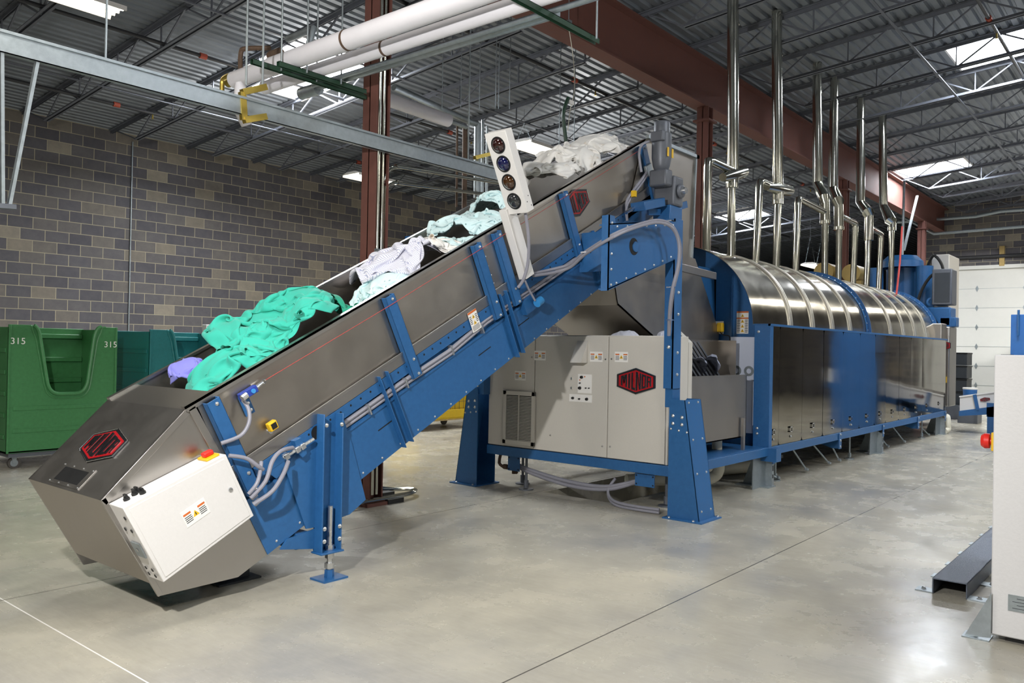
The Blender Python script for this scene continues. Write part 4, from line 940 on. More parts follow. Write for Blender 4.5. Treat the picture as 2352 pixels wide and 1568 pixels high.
for x in ribs+ribs2:
    m = MB(); arch(m, x-.045, x+.045, TR-.004, TR+.002, 2, 178); arch(m, x-.04, x-.012, TR, TR+.014, 2, 178); arch(m, x+.012, x+.04, TR, TR+.014, 2, 178); m.build('cover_rib', 'rib', tun, world=True)
for x in (xb1, xb2):
    m = MB(); arch(m, x-.06, x+.03, TR-.003, TR+.008, 2, 178); arch(m, x+.02, x+.03, TR, TR+.05, 2, 178); o = m.build('flange_ring', 'blue', tun, world=True)
    for i in range(18):
        t = math.radians(5+i*6.2); d = Vector((0, -math.cos(t), math.sin(t)))
        bolt(tun, Vector((x-.02, CY, CZ))+d*(TR+.008)-Vector((13.2, YC, 0)), d, .010)
# end plate with opening
def archpts(r, a0, a1, n=24): return [(CY-r*math.cos(math.radians(a0+(a1-a0)*i/n)), CZ+r*math.sin(math.radians(a0+(a1-a0)*i/n))) for i in range(n+1)]
m = MB(); m.prism([(3.80, .45), (3.80, 1.80)]+archpts(TR-.01, 2, 62, 14)+[(4.33, 2.45), (4.33, .45)], 'x', 9.0, 9.01)
m.prism([(4.33, 2.45)]+archpts(TR-.01, 62, 118, 16)+[(5.25, 2.45)], 'x', 9.0, 9.01)
m.prism([(5.25, .45), (5.25, 2.45)]+archpts(TR-.01, 118, 178, 14)+[(5.78, .45)], 'x', 9.0, 9.01)
m.build('end_plate', 'blue', tun, world=True)
MB().prism([(4.30, .9), (4.36, 2.5), (4.37, 2.5), (4.31, .9)], 'x', 8.6, 9.0).build('throat_plate', 'blue', tun, world=True)
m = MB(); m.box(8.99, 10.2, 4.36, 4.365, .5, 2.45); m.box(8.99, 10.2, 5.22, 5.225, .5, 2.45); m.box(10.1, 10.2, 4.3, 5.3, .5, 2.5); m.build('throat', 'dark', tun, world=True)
m = MB(); m.bar((8.985, 4.12, 2.3), (8.985, 4.12, .6), .012, .012); m.build('end_seam', 'blue', tun, world=True)
warn(tun, frame((8.998-13.2, 3.99-YC, 1.86), (0, -1, 0), (0, 0, 1)), .145, .26, 2)
MB().box(8.925, 8.935, 3.80, 4.10, .59, 1.69).build('end_guard', 'poly', tun, world=True)
m = MB()
for y in (3.87, 4.02): m.lathe([(.03, 0), (.058, 0), (.058, .006), (.03, .006), (.03, 0)], (8.918, y, 1.30), 20, 'x')
m.build('lifting_eye', 'galv', tun, world=True)
m = MB(); m.box(8.87, 8.955, 3.60, 3.79, .36, 1.835); m.build('corner_post', 'blue', tun, world=True, bev=.004)
for z in (1.75, .66, .60): bolt(tun, Vector((8.87-13.2, 3.74-YC, z)), (-1, 0, 0), .012)
m = MB(); m.box(8.87, 17.6, 3.595, 3.63, 1.815, 1.84); m.box(8.87, 17.6, 3.60, 3.82, 1.828, 1.84); m.build('top_rail', 'blue', tun, world=True)
m = MB(); m.box(7.0, 17.6, 3.60, 3.66, .36, .452); m.box(7.0, 17.6, 5.9, 5.96, .36, .452); m.build('base_rail', 'blue', tun, world=True, bev=.003)
m = MB(); m.box(7.0, 8.9, 3.62, 3.64, .452, .456); m.box(8.84, 8.98, 3.5, 6.0, .30, .45); m.box(7.2, 8.9, 3.66, 4.2, .44, .452); m.build('base_pan', 'blue', tun, world=True)
sm = [8.955, 9.19, 9.925, 10.66, 11.43, 12.18, 12.905, 13.50, 14.24, 14.97, 15.735, 16.5, 17.55]
rnd = random.Random(5)
for i in range(12):
    x0, x1 = sm[i]+.002, sm[i+1]-.002; e0, e1 = rnd.uniform(-.0015, .0015), rnd.uniform(-.0015, .0015)
    m = MB(); nx = 10; nz = 14; vs = []; fs = []
    for a in range(nx+1):
        for b in range(nz+1):
            x = x0+(x1-x0)*a/nx; z = .456+(1.816-.456)*b/nz
            edge = min(1, min(a, nx-a)/2+0, min(b, nz-b)/2)
            vs.append((x, 3.618+e0+(e1-e0)*a/nx+.0022*edge*noise.noise(Vector((x*1.7, z*1.5, i*.7))), z))
    for a in range(nx):
        for b in range(nz):
            k = a*(nz+1)+b; fs.append((k, k+nz+1, k+nz+2, k+1))
    m.add(vs, fs); pn = m.build('access_panel', 'mirror', tun, world=True, ang=180)
    sd = pn.modifiers.new('subsurf', 'SUBSURF'); sd.levels = 1; sd.render_levels = 1
    xc = (x0+x1)/2
    if i == 0: xc = 9.03
    m = MB(); w, h = .045, .032
    for a in ((-w, w, -h, -h+.012), (-w, w, h-.014, h), (-w, -w+.012, -h, h), (w-.012, w, -h, h)): m.box(xc+a[0], xc+a[1], 3.604, 3.617, .615+a[2], .615+a[3])
    m.build('panel_pull', 'bright', pn, world=True)
    bolt(pn, Vector((xc-13.2, 3.614-YC, .53)), (0, -1, 0), .011, 'panel_bolt')
# feet, gussets, kick stands and drain pipes under the machine
def foot(x, nm='machine_foot'):
    m = MB(); m.prism([(3.60, 0), (3.60, .30), (3.72, .36), (3.82, .36), (3.95, 0)], 'x', x-.006, x+.006); m.box(x-.03, x+.03, 3.595, 3.602, 0, .33); m.box(x-.15, x+.05, 3.58, 3.98, 0, .012); m.box(x-.35, x, 3.68, 3.69, 0, .34)
    o = m.build(nm, 'galv', tun, world=True)
    MB().box(x-.034, x+.034, 3.588, 3.594, .26, .44).build('foot_plate', 'blue', tun, world=True)
    m = MB()
    for z0, z1 in ((.10, .14), (.18, .24)): m.box(x-.008, x+.008, 3.592, 3.595, z0, z1)
    m.build('foot_slot', 'dark', o, world=True)
    bolt(tun, Vector((x-13.2, 3.588-YC, .42)), (0, -1, 0), .012); bolt(tun, Vector((x-13.2, 3.588-YC, .31)), (0, -1, 0), .012)
for x in (8.99, 13.3, 17.47): foot(x)
for x in (11.28, 15.42):
    m = MB(); m.prism([(3.60, .44), (3.60, .24), (3.70, .24), (4.1, .36)], 'x', x-.006, x+.006); m.box(x-.05, x+.05, 3.588, 3.596, .24, .45); m.build('hanger_gusset', 'blue', tun, world=True)
    for z in (.27, .35, .43): bolt(tun, Vector((x-13.2, 3.588-YC, z)), (0, -1, 0), .012)
for x, dx, zt, lb in ((9.2, .26, .16, 'kick_stand'), (10.15, .25, .36, 'kick_stand'), (10.9, .35, .34, 'kick_stand'), (11.55, .12, .34, 'kick_stand'), (13.7, .35, .34, 'kick_stand'), (14.7, .35, .34, 'kick_stand'), (16.1, .65, .36, 'kick_stand')):
    m = MB(); m.cyl((x, 3.85, zt), (x+dx, 3.72, .03), .012, seg=8); m.cyl((x+dx-.03, 3.72, .05), (x+dx+.03, 3.72, .03), .02, seg=8); m.build(lb, 'galv', tun, world=True)
for x in (9.45, 12.2, 16.35):
    m = MB(); m.cyl((x, 3.75, .02), (x, 3.75, .37), .012, seg=8); m.cyl((x, 3.75, .03), (x, 3.75, .09), .024, seg=6); m.cyl((x, 3.75, 0), (x, 3.75, .015), .06, seg=16); m.build('stand_rod', 'galv', tun, world=True)
MB().tube(smooth_path([(8.35, 3.95, .36), (8.35, 3.95, .22), (8.32, 4.0, .14), (8.15, 4.1, .12), (7.5, 4.6, .13)], 6), .062, 14).build('drain_pipe', 'pvc', tun, world=True)
MB().tube(smooth_path([(9.95, 4.0, .36), (9.95, 4.0, .24), (9.85, 4.05, .13), (9.6, 4.2, .11), (9.1, 4.4, .11)], 6), .085, 16).build('drain_pipe', 'pvc', tun, world=True)
m = MB(); m.box(9.83, 10.07, 3.9, 3.91, .20, .24); m.cyl((9.95, 4.0, .23), (9.95, 4.0, .32), .10, seg=18); m.build('drain_coupling', 'black', tun, world=True)
MB().tube(smooth_path([(17.9, 3.7, .30), (17.75, 3.62, .32), (17.72, 3.60, .2), (17.72, 3.60, .08), (17.55, 3.62, .05)], 5), .055, 14).build('drain_elbow', 'pvc', tun, world=True)
m = MB(); m.cyl((9.1, CY, 1.45), (17.4, CY, 1.45), .78, seg=32); m.box(9.1, 17.5, 4.2, 5.85, .38, .95); m.build('drum_core', 'dark', tun, world=True)
m = MB(); m.box(8.95, 17.57, 5.93, 5.95, .45, 1.83); m.box(17.55, 17.57, 3.62, 5.95, .45, 1.83); m.build('rear_panel', 'steelv', tun, world=True)
MB().box(17.57, 18.0, 3.70, 5.8, .40, 2.15).build('press_coupling', 'steelv', tun, world=True, bev=.02)
# ---------------------------------------------------------------- vent ducts rising from the tunnel cover
def P4(px, py, yy=4.6): return at(px, py, 1, yy)
def collar(m, p, r, h=.05): m.cyl(p-Vector((0, 0, h/2)), p+Vector((0, 0, h/2)), r, seg=20)
def stack(lab, base, main, tee, riser, br_base=None, br=None, cap=None):
    b = P4(*base); b.z = 2.72
    t = thing('vent_duct', lab, 'duct', b)
    lo = [b]+[P4(*p) for p in main]
    m = MB(); m.tube(lo, .052, 20)
    m.build('lower_pipe', 'duct', t, world=True)
    up = [P4(*p) for p in riser[:2]]+[P4(p[0], p[1], 4.85) for p in riser[2:]] if len(riser) > 2 else [P4(*p) for p in riser]
    tp = up[-1].copy(); k = (zr(tp.y)-tp.z); up.append(tp+Vector((0, 0, max(.05, k))))
    m = MB(); m.tube(up, .074, 22); m.build('riser', 'duct', t, world=True)
    m = MB()
    for i in range(1, len(up)-1): pass
    q = up[-2].lerp(up[-1], .0)
    n = 2
    for i in range(n):
        p = up[len(up)-3 if len(up) > 2 else 0].lerp(up[-1], .35+.4*i); collar(m, p, .078, .03)
    collar(m, P4(*tee[0]), .080, .06); collar(m, lo[-1], .06, .05); m.build('seam_band', 'duct', t, world=True)
    m = MB(); m.tube([P4(*p) for p in tee], .078, 20)
    if cap: q0 = P4(*cap); q1 = P4(*tee[0]).lerp(P4(*tee[-1]), .7); dd = (q0-q1); m.tube([q1-dd*.9, q1, q1+dd*.62, q1+dd*.98, q1+dd], .085, 18, rs=[.052, .092, .086, .078, .05])
    m.build('tee', 'duct', t, world=True)
    if br_base:
        bb = P4(*br_base); bb.z = 2.72
        m = MB(); pts = [bb]+[P4(*p) for p in br]
        # rounded elbow
        if len(pts) == 3 or len(pts) == 4:
            e = pts[1]; a = e+(pts[0]-e).normalized()*.09; c = e+(pts[2]-e).normalized()*.09
            pts = [pts[0], a, a.lerp(e, .55).lerp(c, .12), a.lerp(e, .6).lerp(c.lerp(e, .6), .5), c.lerp(e, .55).lerp(a, .12), c]+pts[2:]
        m.tube(pts, .050, 18); m.build('branch_pipe', 'duct', t, world=True)
    return t
stack('tall vent duct nearest the conveyor head with a side branch and tee', (1679.7, 589), [(1680, 440), (1681, 424)], [(1681.5, 426), (1684, 390)], [(1684, 395), (1683.5, 4)], (1622.5, 574.6), [(1626, 366), (1686, 394)], (1708, 394))
stack('second vent duct from the conveyor with a side branch and tee', (1783, 614), [(1786, 475), (1787, 462)], [(1787, 464), (1787, 420)], [(1787, 425), (1784, 80)], (1735.7, 601.5), [(1745, 415), (1787, 434)], (1814, 438))
stack('third vent duct from the conveyor, cranked left above its branch', (1894, 634.7), [(1895, 520), (1895, 508)], [(1895, 510), (1894.5, 466)], [(1894.5, 470), (1893.5, 455), (1878, 420), (1877, 160)], (1827, 623.5), [(1833, 455), (1893, 486)])
stack('fourth vent duct from the conveyor, cranked left with branch on its right', (1926, 645), [(1927, 540), (1927, 522)], [(1927, 524), (1926.5, 470)], [(1926.5, 474), (1925, 462), (1913, 432), (1917, 200)], (1959, 653.4), [(1965, 512), (1929, 496)])
stack('fifth vent duct from the conveyor, cranked left with short branch on its right', (1990, 659.6), [(1994, 560), (1995, 545)], [(1995, 548), (1996, 495)], [(1996, 498), (1994, 488), (1976, 464), (1978, 245)], (2018, 665.8), [(2024, 537), (1997, 522)])
stack('last vent duct at the far end of the tunnel cover, cranked left without a branch', (2047, 672), [(2048, 535), (2048.5, 524)], [(2048.5, 526), (2049, 512)], [(2049, 515), (2046, 508), (2029, 472), (2027, 285)])
# ---------------------------------------------------------------- laundry carts
def cart(lab, x0, w, y0, dp, zt, mt, num=None, notch=True):
    t = thing('laundry_cart', lab, 'laundry cart', (x0+w/2, y0+dp/2, 0))
    X = lambda u: -w/2+u*w
    zb = .19; H = zt; hy = -dp/2
    # front panel with a rounded u-shaped cut-out
    l0, l1, r1, r0 = .24, .36, .70, .80; zn = .86
    def curve(a, b, c, n=6): 
        a, b, c = Vector(a), Vector(b), Vector(c); return [tuple((a*(1-q)**2+b*2*q*(1-q)+c*q*q)) for q in [i/n for i in range(n+1)]]
    pts = [(X(0), zb), (X(1), zb), (X(1), H)]
    cut = [(X(r0+.05), H)]+curve((X(r0+.04), H), (X(r0-.01), H), (X(r0-.03), H-.14))+curve((X(r1+.02), zn+.16), (X(r1), zn), (X(r1-.10), zn))+curve((X(l1+.10), zn), (X(l1), zn), (X(l1-.02), zn+.16))+curve((X(l0+.03), H-.14), (X(l0+.01), H), (X(l0-.04), H))
    if notch: pts += cut
    pts += [(X(0), H)]
    m = MB(); m.prism(pts, 'y', hy, hy+.02); m.build('front_panel', mt, t, bev=.004)
    if notch:
        m = MB(); m.tube([(p[0], hy-.004, p[1]) for p in cut[1:-1]], .022, 8); m.tube([(X(.5)+(p[0]-X(.5))*1.12, hy-.001, p[1]-.05 if p[1] < H-.02 else p[1]) for p in cut[1:-1]], .012, 6); m.build('opening_rim', mt, t)
    m = MB()
    for z in (.42, .68): m.box(X(.05), X(.95), hy-.008, hy, z, z+.045)
    m.box(X(0), X(.02), hy-.012, hy, zb, H); m.box(X(.98), X(1), hy-.012, hy, zb, H); m.build('front_rib', mt, t, bev=.006)
    if notch:
        for u in (.04, .84):
            for z in (1.40, .99): m = MB().box(X(u), X(u+.12), hy-.002, hy+.0, z, z+.035); m.build('recess', mt, t, bev=.001)
    m = MB(); m.box(X(0), X(.015), hy, dp/2, zb, H-.03); m.box(X(.985), X(1), hy, dp/2, zb, H-.03); m.build('side_panel', mt, t)
    m = MB()
    for z in (.35, .6, .85, 1.1, 1.35): m.box(X(0)-.012, X(0), hy+.06, dp/2-.06, z, z+.05)
    m.build('side_rib', mt, t, bev=.004)
    m = MB(); m.box(X(0), X(1), dp/2-.02, dp/2, zb, H-.02)
    for z in (.95, 1.22, 1.52): m.box(X(.02), X(.98), dp/2-.05, dp/2-.02, z, z+.06)
    m.build('back_panel', mt, t, bev=.006)
    MB().box(X(0), X(1), hy, dp/2, zb, zb+.02).build('cart_floor', mt, t)
    MB().box(X(.03), X(.97), hy+.03, dp/2-.03, .14, .185).build('steel_base', 'motor', t)
    for sx in (.1, .9):
        for sy in (-.38, .38):
            c = thing('caster', None, None, (X(sx), sy*dp, 0)); c.parent = t
            cx, cy = X(sx), sy*dp
            MB().cyl((cx, cy-.02, .065), (cx, cy+.02, .065), .065, seg=24).build('caster_tyre', 'rubber', t)
            m = MB(); m.cyl((cx, cy-.023, .065), (cx, cy+.023, .065), .042, seg=20); m.box(cx-.03, cx+.03, cy-.03, cy+.03, .125, .14)
            for s in (-.026, .026): m.prism([(cx-.012, .055), (cx+.012, .055), (cx+.03, .14), (cx-.03, .14)], 'y', cy+s-.002, cy+s+.002)
            m.build('caster_fork', 'galv', t)
            bpy.data.objects.remove(c)
    if num:
        for u, txt in ((.012, num), (.865, num)):
            fc = bpy.data.curves.new('n', 'FONT'); fc.body = txt; fc.size = .105; fc.extrude = .001; fc.space_character = 1.05
            to = bpy.data.objects.new('n', fc); C.objects.link(to); dg = bpy.context.evaluated_depsgraph_get()
            me = bpy.data.meshes.new_from_object(to.evaluated_get(dg)); bpy.data.objects.remove(to)
            me.transform(Matrix(((1, 0, 0, X(u)), (0, 0, -1, hy-.0135), (0, 1, 0, H-.225 if u < .5 else H-.25), (0, 0, 0, 1)))); me.materials.clear(); me.materials.append(M['label'])
            o = bpy.data.objects.new('stencilled_number', me); C.objects.link(o); o.parent = t
    return t
cart('mid green tall laundry cart with u-shaped front opening, numbered 315', 3.50, 1.23, 10.4, 1.0, 1.675, 'green', '315')
cart('teal green tall laundry cart standing right of the numbered cart', 5.16, 1.24, 10.42, 1.0, 1.665, 'teal')
# yellow cart seen under the conveyor
yc = thing('yellow_cart', 'yellow laundry cart with wire grid side seen under the conveyor', 'laundry cart', (10.75, 10.8, 0))
m = MB(); w = .75
m.prism([(-w, .20), (w, .20), (w+.06, .95), (w, .95), (w-.09, .36), (-w+.09, .36), (-w, .95), (-w-.06, .95)], 'y', -.42, -.39); m.box(-w, w, -.42, .42, .19, .22); m.box(-w, w, .39, .42, .2, .95); m.box(-w-.02, -w, -.4, .4, .2, .95); m.box(w, w+.02, -.4, .4, .2, .95); m.build('tub', 'yelp', yc, bev=.008)
m = MB().box(-w+.05, w-.05, -.36, -.34, .3, .9); m.build('liner', 'yelp', yc)
m = MB()
for i in range(12): m.cyl((-w+.1+i*.117, -.40, .34), (-w+.1+i*.117, -.40, .92), .004, seg=6)
for z in (.5, .7): m.cyl((-w+.08, -.402, z), (w-.08, -.402, z), .004, seg=6)
m.build('wire_grid', 'char', yc); MB().box(-w, w, -.42, .42, .165, .19).build('base', 'wood', yc)
for sx in (-.6, .6):
    for sy in (-.3, .3): MB().cyl((sx, sy-.02, .075), (sx, sy+.02, .075), .075, seg=20).build('caster', 'rubber', yc)
for sx in (-.6, .6):
    for sy in (-.3, .3): MB().box(sx-.04, sx+.04, sy-.035, sy+.035, .13, .165).build('caster_fork', 'motor', yc)
# control box behind the teal cart
wb_ = thing('wall_control_box', 'pale control box on a stand with green button behind the teal cart', 'control box', (6.75, 11.6, 0))
MB().box(-.16, .16, -.06, .06, 1.45, 1.78).build('enclosure', 'white', wb_, bev=.006); MB().box(-.03, .03, -.03, .03, .02, 1.45).build('stand_post', 'galv', wb_); MB().box(-.15, .15, -.15, .15, 0, .02).build('stand_base', 'galv', wb_)
MB().lathe([(0, -.02), (.02, -.018), (.024, 0)], (-.05, -.06, 1.72), 14, 'y').build('push_button', 'green', wb_); MB().lathe([(0, -.02), (.02, -.018), (.024, 0)], (-.12, -.06, 1.74), 14, 'y').build('push_button', 'black', wb_)
# ---------------------------------------------------------------- right foreground
rc = thing('equipment_cabinet', 'tall white textured steel cabinet cut by the right edge of the view', 'cabinet', (5.8, 0, 0))
MB().box(5.02, 6.6, -.9, .80, .035, 1.53).build('body', 'wcab', rc, world=True, bev=.008)
MB().box(5.08, 6.5, -.8, .74, 0, .035).build('plinth', 'black', rc, world=True)
MB().prism([(.795, .02), (.92, .004), (.795, .26)], 'x', 5.0, 5.008).build('anchor_gusset', 'galv', rc, world=True)
MB().box(4.98, 5.10, .80, .93, 0, .006).build('anchor_foot', 'galv', rc, world=True)
bolt(rc, (5.03-5.8, .87, .006), (0, 0, 1), .012)
rp = MB().box(5.016, 5.02, .58, .72, .18, .265).build('rating_plate', 'galv', rc, world=True)
m = MB()
for i in range(4): m.box(5.0155, 5.016, .60, .70-.02*(i % 2), .195+i*.017, .198+i*.017)
m.build('plate_print', 'char', rp, world=True)
q = at(2276, 1018, 1, .80); zz = q.z
MB().box(5.05, 5.15, .80, .815, zz-.05, zz+.05).build('switch_plate', 'yellow', rc, world=True, bev=.004)
MB().lathe([(0, .055), (.03, .052), (.042, .035), (.04, .012), (.02, .01), (.02, 0)], (5.09, .815, zz), 24, 'y').build('emergency_stop', 'estop', rc, world=True)
ch = thing('floor_channel', 'blue-grey steel channel bolted to the floor beside the white cabinet', 'channel', (7.2, 1.15, 0))
m = MB(); m.box(5.75, 9.4, 1.045, 1.245, .092, .10); m.box(5.75, 9.4, 1.045, 1.053, 0, .10); m.box(5.75, 9.4, 1.237, 1.245, 0, .10); m.build('channel', M.setdefault('chan', mat('galvanised_tread', '6e7684', .35, .6, bump=.6, nscale=160)), ch, world=True, bev=.003)
for i in range(7):
    x = 5.80+i*.42
    for s, y in ((-1, 1.045), (1, 1.245)):
        MB().box(x-.05, x+.05, *sorted((y, y+s*.10)), 0, .007).build('anchor_tab', 'galv', ch, world=True); bolt(ch, (x-7.2, y+s*.06-1.15, .007), (0, 0, 1), .012)
# ---------------------------------------------------------------- far machines
pr = thing('membrane_press', 'blue and cream water extraction press at the far end of the tunnel', 'press', (19.3, 4.9, 0))
m = MB()
for y in (4.35, 5.35): m.cyl((19.0, y, .3), (19.0, y, 3.42), .17, seg=24)
m.build('press_column', 'blue', pr, world=True)
m = MB(); m.cyl((19.6, 4.85, 2.3), (19.6, 4.85, 3.45), .42, seg=32); m.box(18.8, 20.2, 4.15, 5.6, 2.0, 2.35); m.box(18.8, 20.2, 4.15, 5.6, .3, .6); m.build('press_head', 'blue', pr, world=True, bev=.02)
m = MB(); m.lathe([(0, 3.70), (.30, 3.68), (.42, 3.56), (.43, 3.42)], (19.2, 4.85, 0), 28); m.build('press_cap', 'blue', pr, world=True)
MB().box(19.6, 20.6, 4.0, 4.35, 2.3, 3.72).build('upper_cabinet', 'cream', pr, world=True, bev=.02)
MB().prism([(3.95, 1.9), (4.5, 1.9), (4.3, 2.9), (4.05, 3.1), (3.95, 3.1)], 'x', 19.3, 19.35).build('side_guard', 'steelv', pr, world=True)
o = MB().box(18.3, 18.75, 3.68, 4.05, 2.55, 3.28).build('control_pod', 'motor', pr, world=True, bev=.02); MB().box(18.29, 18.3, 3.72, 4.0, 2.60, 3.2).build('pod_face', 'char', o, world=True)
m = MB(); m.box(18.3, 18.8, 3.7, 4.15, 2.12, 2.5); m.box(18.3, 18.6, 3.6, 3.9, 2.1, 2.3); m.build('valve_block', 'blue', pr, world=True, bev=.02)
MB().lathe([(.05, -.02), (.09, -.02), (.09, .02), (.05, .02), (.05, -.02)], (18.4, 4.08, 2.62), 18, 'x').build('lifting_eye', 'blue', pr, world=True)
m = MB(); m.box(18.05, 18.7, 3.66, 4.3, .5, 2.1); m.build('press_shell', 'steel', pr, world=True, bev=.02)
nameplate(pr, frame((18.04-19.3, 3.80-4.9, 1.72), (0, -1, 0), (0, 0, 1)), .34, .22)
m = MB(); m.box(18.7, 20.3, 4.2, 5.6, .6, 2.0); m.build('press_chamber', 'steelv', pr, world=True)
o = MB().box(18.0, 18.05, 3.7, 3.78, .98, 1.1).build('stop_plate', 'yellow', pr, world=True); MB().cyl((17.95, 3.74, 1.04), (18.0, 3.74, 1.04), .025, seg=14).build('stop_button', 'estop', o, world=True)
for pts in ([(18.95, 4.3, 3.35), (18.85, 4.15, 3.62), (18.85, 3.98, 3.40), (18.85, 3.96, 3.05), (18.9, 4.1, 2.9)], [(18.6, 3.9, 3.22), (18.6, 4.1, 3.2), (18.6, 4.3, 2.9), (18.6, 4.45, 2.4)]):
    MB().tube(smooth_path(pts, 5), .03, 8).build('hydraulic_hose', 'black', pr, world=True)
pw = thing('hydraulic_power_unit', 'tan motors and red valves seen between the vent ducts above the tunnel', 'power unit', (19.5, 6.6, 0))
m = MB(); m.cyl((18.6, 6.35, 3.35), (19.3, 6.35, 3.35), .22, seg=20); m.cyl((18.6, 5.75, 3.3), (19.3, 5.75, 3.3), .2, seg=20); m.build('motor', 'gold', pw, world=True)
m = MB(); m.box(18.4, 19.6, 5.3, 6.9, 1.9, 2.85); m.box(18.4, 19.6, 5.3, 6.9, 0, 1.9); m.build('manifold', 'farwall', pw, world=True)
for i in range(3): MB().cyl((18.35, 6.0+.13*i, 2.92), (18.35, 6.0+.13*i, 3.04), .045, seg=10).build('valve_knob', 'estop', pw, world=True)
MB().box(18.5, 19.4, 5.5, 6.7, 2.85, 3.12).build('saddle', 'gold', pw, world=True)
m = MB().tube([at(2072, 520, 1, 4.3), at(2067, 600, 1, 4.3), at(2059, 676, 1, 4.3)], .018, 6); tag(m.build('air_hose', 'cord'), 'thin red hose hanging down beside the last vent duct', 'hose')
bins = []
for i in range(4):
    t = thing('storage_bin', ['dark grey bin at the bottom of the stack beside the overhead door', 'dark grey bin second from the bottom of the stack beside the overhead door', 'dark grey bin second from the top of the stack beside the overhead door', 'dark grey topmost bin of the stack beside the overhead door'][i], 'bin', (22.2, 4.23, .35+.315*i), group='stacked dark bins')
    MB().box(-.3, .3, -.17, .17, 0, .30).build('tub', 'char', t, bev=.01); MB().box(-.31, .31, -.18, .18, .27, .305).build('rim', 'black', t, bev=.004); MB().box(-.305, -.3, -.12, .12, .05, .22).build('front_face', 'char', t)
tag(MB().box(21.8, 22.6, 3.9, 4.5, 0, .345).build('low_platform', 'motor', bev=.01), 'low grey platform under the stack of dark bins', 'platform')
bk = thing('blue_bucket', 'small blue drum with a pale lid standing behind the cream discharge conveyor', 'drum', (21.0, 3.82, 0))
MB().lathe([(0, .36), (.13, .36), (.145, .74), (.15, .76), (0, .76)], (0, 0, 0), 24).build('drum_body', 'drum', bk); MB().lathe([(.15, .76), (.155, .78), (.15, .80), (0, .80)], (0, 0, 0), 24).build('lid', 'label', bk); MB().box(-.25, .25, -.2, .2, 0, .36).build('stand', 'motor', bk)
dc = thing('discharge_conveyor', 'short cream and blue conveyor beyond the far end of the tunnel', 'conveyor', (18.5, 2.6, 0))
def yz(pts): return pts
m = MB(); m.prism([(3.47, .71), (1.2, 1.17), (1.2, .90), (3.47, .42)], 'x', 18.1, 18.115); m.prism([(3.47, .71), (1.2, 1.17), (1.2, .90), (3.47, .42)], 'x', 18.85, 18.865); m.build('side_panel', 'white', dc, world=True)
m = MB(); m.prism([(3.48, .725), (1.2, 1.185), (1.2, 1.16), (3.48, .70)], 'x', 18.085, 18.12); m.build('rim', 'label', dc, world=True)
m = MB(); m.prism([(3.48, .43), (1.2, .90), (1.2, .77), (3.0, .39), (3.48, .33)], 'x', 18.08, 18.88); m.build('conveyor_frame', 'blue', dc, world=True)
m = MB(); m.prism([(3.24, .76), (3.18, .775), (3.12, .47), (3.18, .46)], 'x', 18.07, 18.1); m.build('stiffener', 'blue', dc, world=True)
for y in (2.93, 1.4):
    for x in (18.14, 18.8): MB().box(x-.06, x+.06, y-.06, y+.06, 0, .50 if y > 2 else .85).build('leg', 'blue', dc, world=True)
MB().box(18.08, 18.1, 2.6, 3.0, .35, .62).build('leg_plate', 'blue', dc, world=True)
nameplate(dc, frame((18.099-18.5, 3.03-2.6, .68), (0, -1, .2), (0, .2, 1)), .17, .085)
MB().prism([(3.4, .735), (1.2, 1.18), (1.2, 1.17), (3.4, .725)], 'x', 18.12, 18.85).build('belt', 'rubber', dc, world=True)
bt = thing('lift_tower', 'blue upright machine tower standing behind the white cabinet', 'tower', (17.2, 2.2, 0))
MB().box(17.0, 17.5, 1.7, 2.46, 0, 2.28).build('tower_body', 'drum', bt, world=True, bev=.01); MB().cyl((16.98, 2.34, 1.9), (16.98, 2.34, 2.36), .02, seg=10).build('tower_rod', 'blue', bt, world=True); MB().box(16.95, 17.5, 2.4, 2.6, 1.54, 1.56).build('tower_arm', 'char', bt, world=True)
# machines on the right side of the aisle, met only as reflections in the tunnel panels
ms = thing('finishing_conveyor', 'cream and blue conveyor across the aisle mirrored in the tunnel panels', 'conveyor', (15.5, -.9, 0))
m = MB(); m.box(12.5, 19.5, -1.2, -1.15, .75, 1.15); m.build('side_panel', 'white', ms, world=True); MB().box(12.5, 19.5, -1.2, -.6-.54, .55, .75).build('frame', 'blue', ms, world=True); MB().box(12.5, 19.5, -2.0, -1.2, .7, 1.1).build('bed', 'rubber', ms, world=True)
for x in (12.8, 16, 19.2): MB().box(x-.08, x+.08, -1.35, -1.15, 0, .6).build('leg', 'blue', ms, world=True)
nameplate(ms, frame((18.2-15.5, -1.14+.9, .95), (-1, 0, 0), (0, 0, 1)), .42, .25)
dr = thing('dryer', 'tall blue dryer with cream control panel across the aisle', 'dryer', (16, -3.2, 0))
MB().box(13.5, 19.5, -4.2, -2.4, 0, 3.4).build('casing', 'blue', dr, world=True, bev=.02); o = MB().box(14.3, 15.6, -2.4, -2.36, 1.5, 3.0).build('control_panel', 'cream', dr, world=True)
m = MB()
for i in range(3):
    for j in range(4): m.box(14.45+.12*i, 14.52+.12*i, -2.36, -2.355, 2.0+.09*j, 2.05+.09*j)
m.box(15.0, 15.4, -2.36, -2.355, 2.35, 2.42); m.build('panel_buttons', 'char', o, world=True)
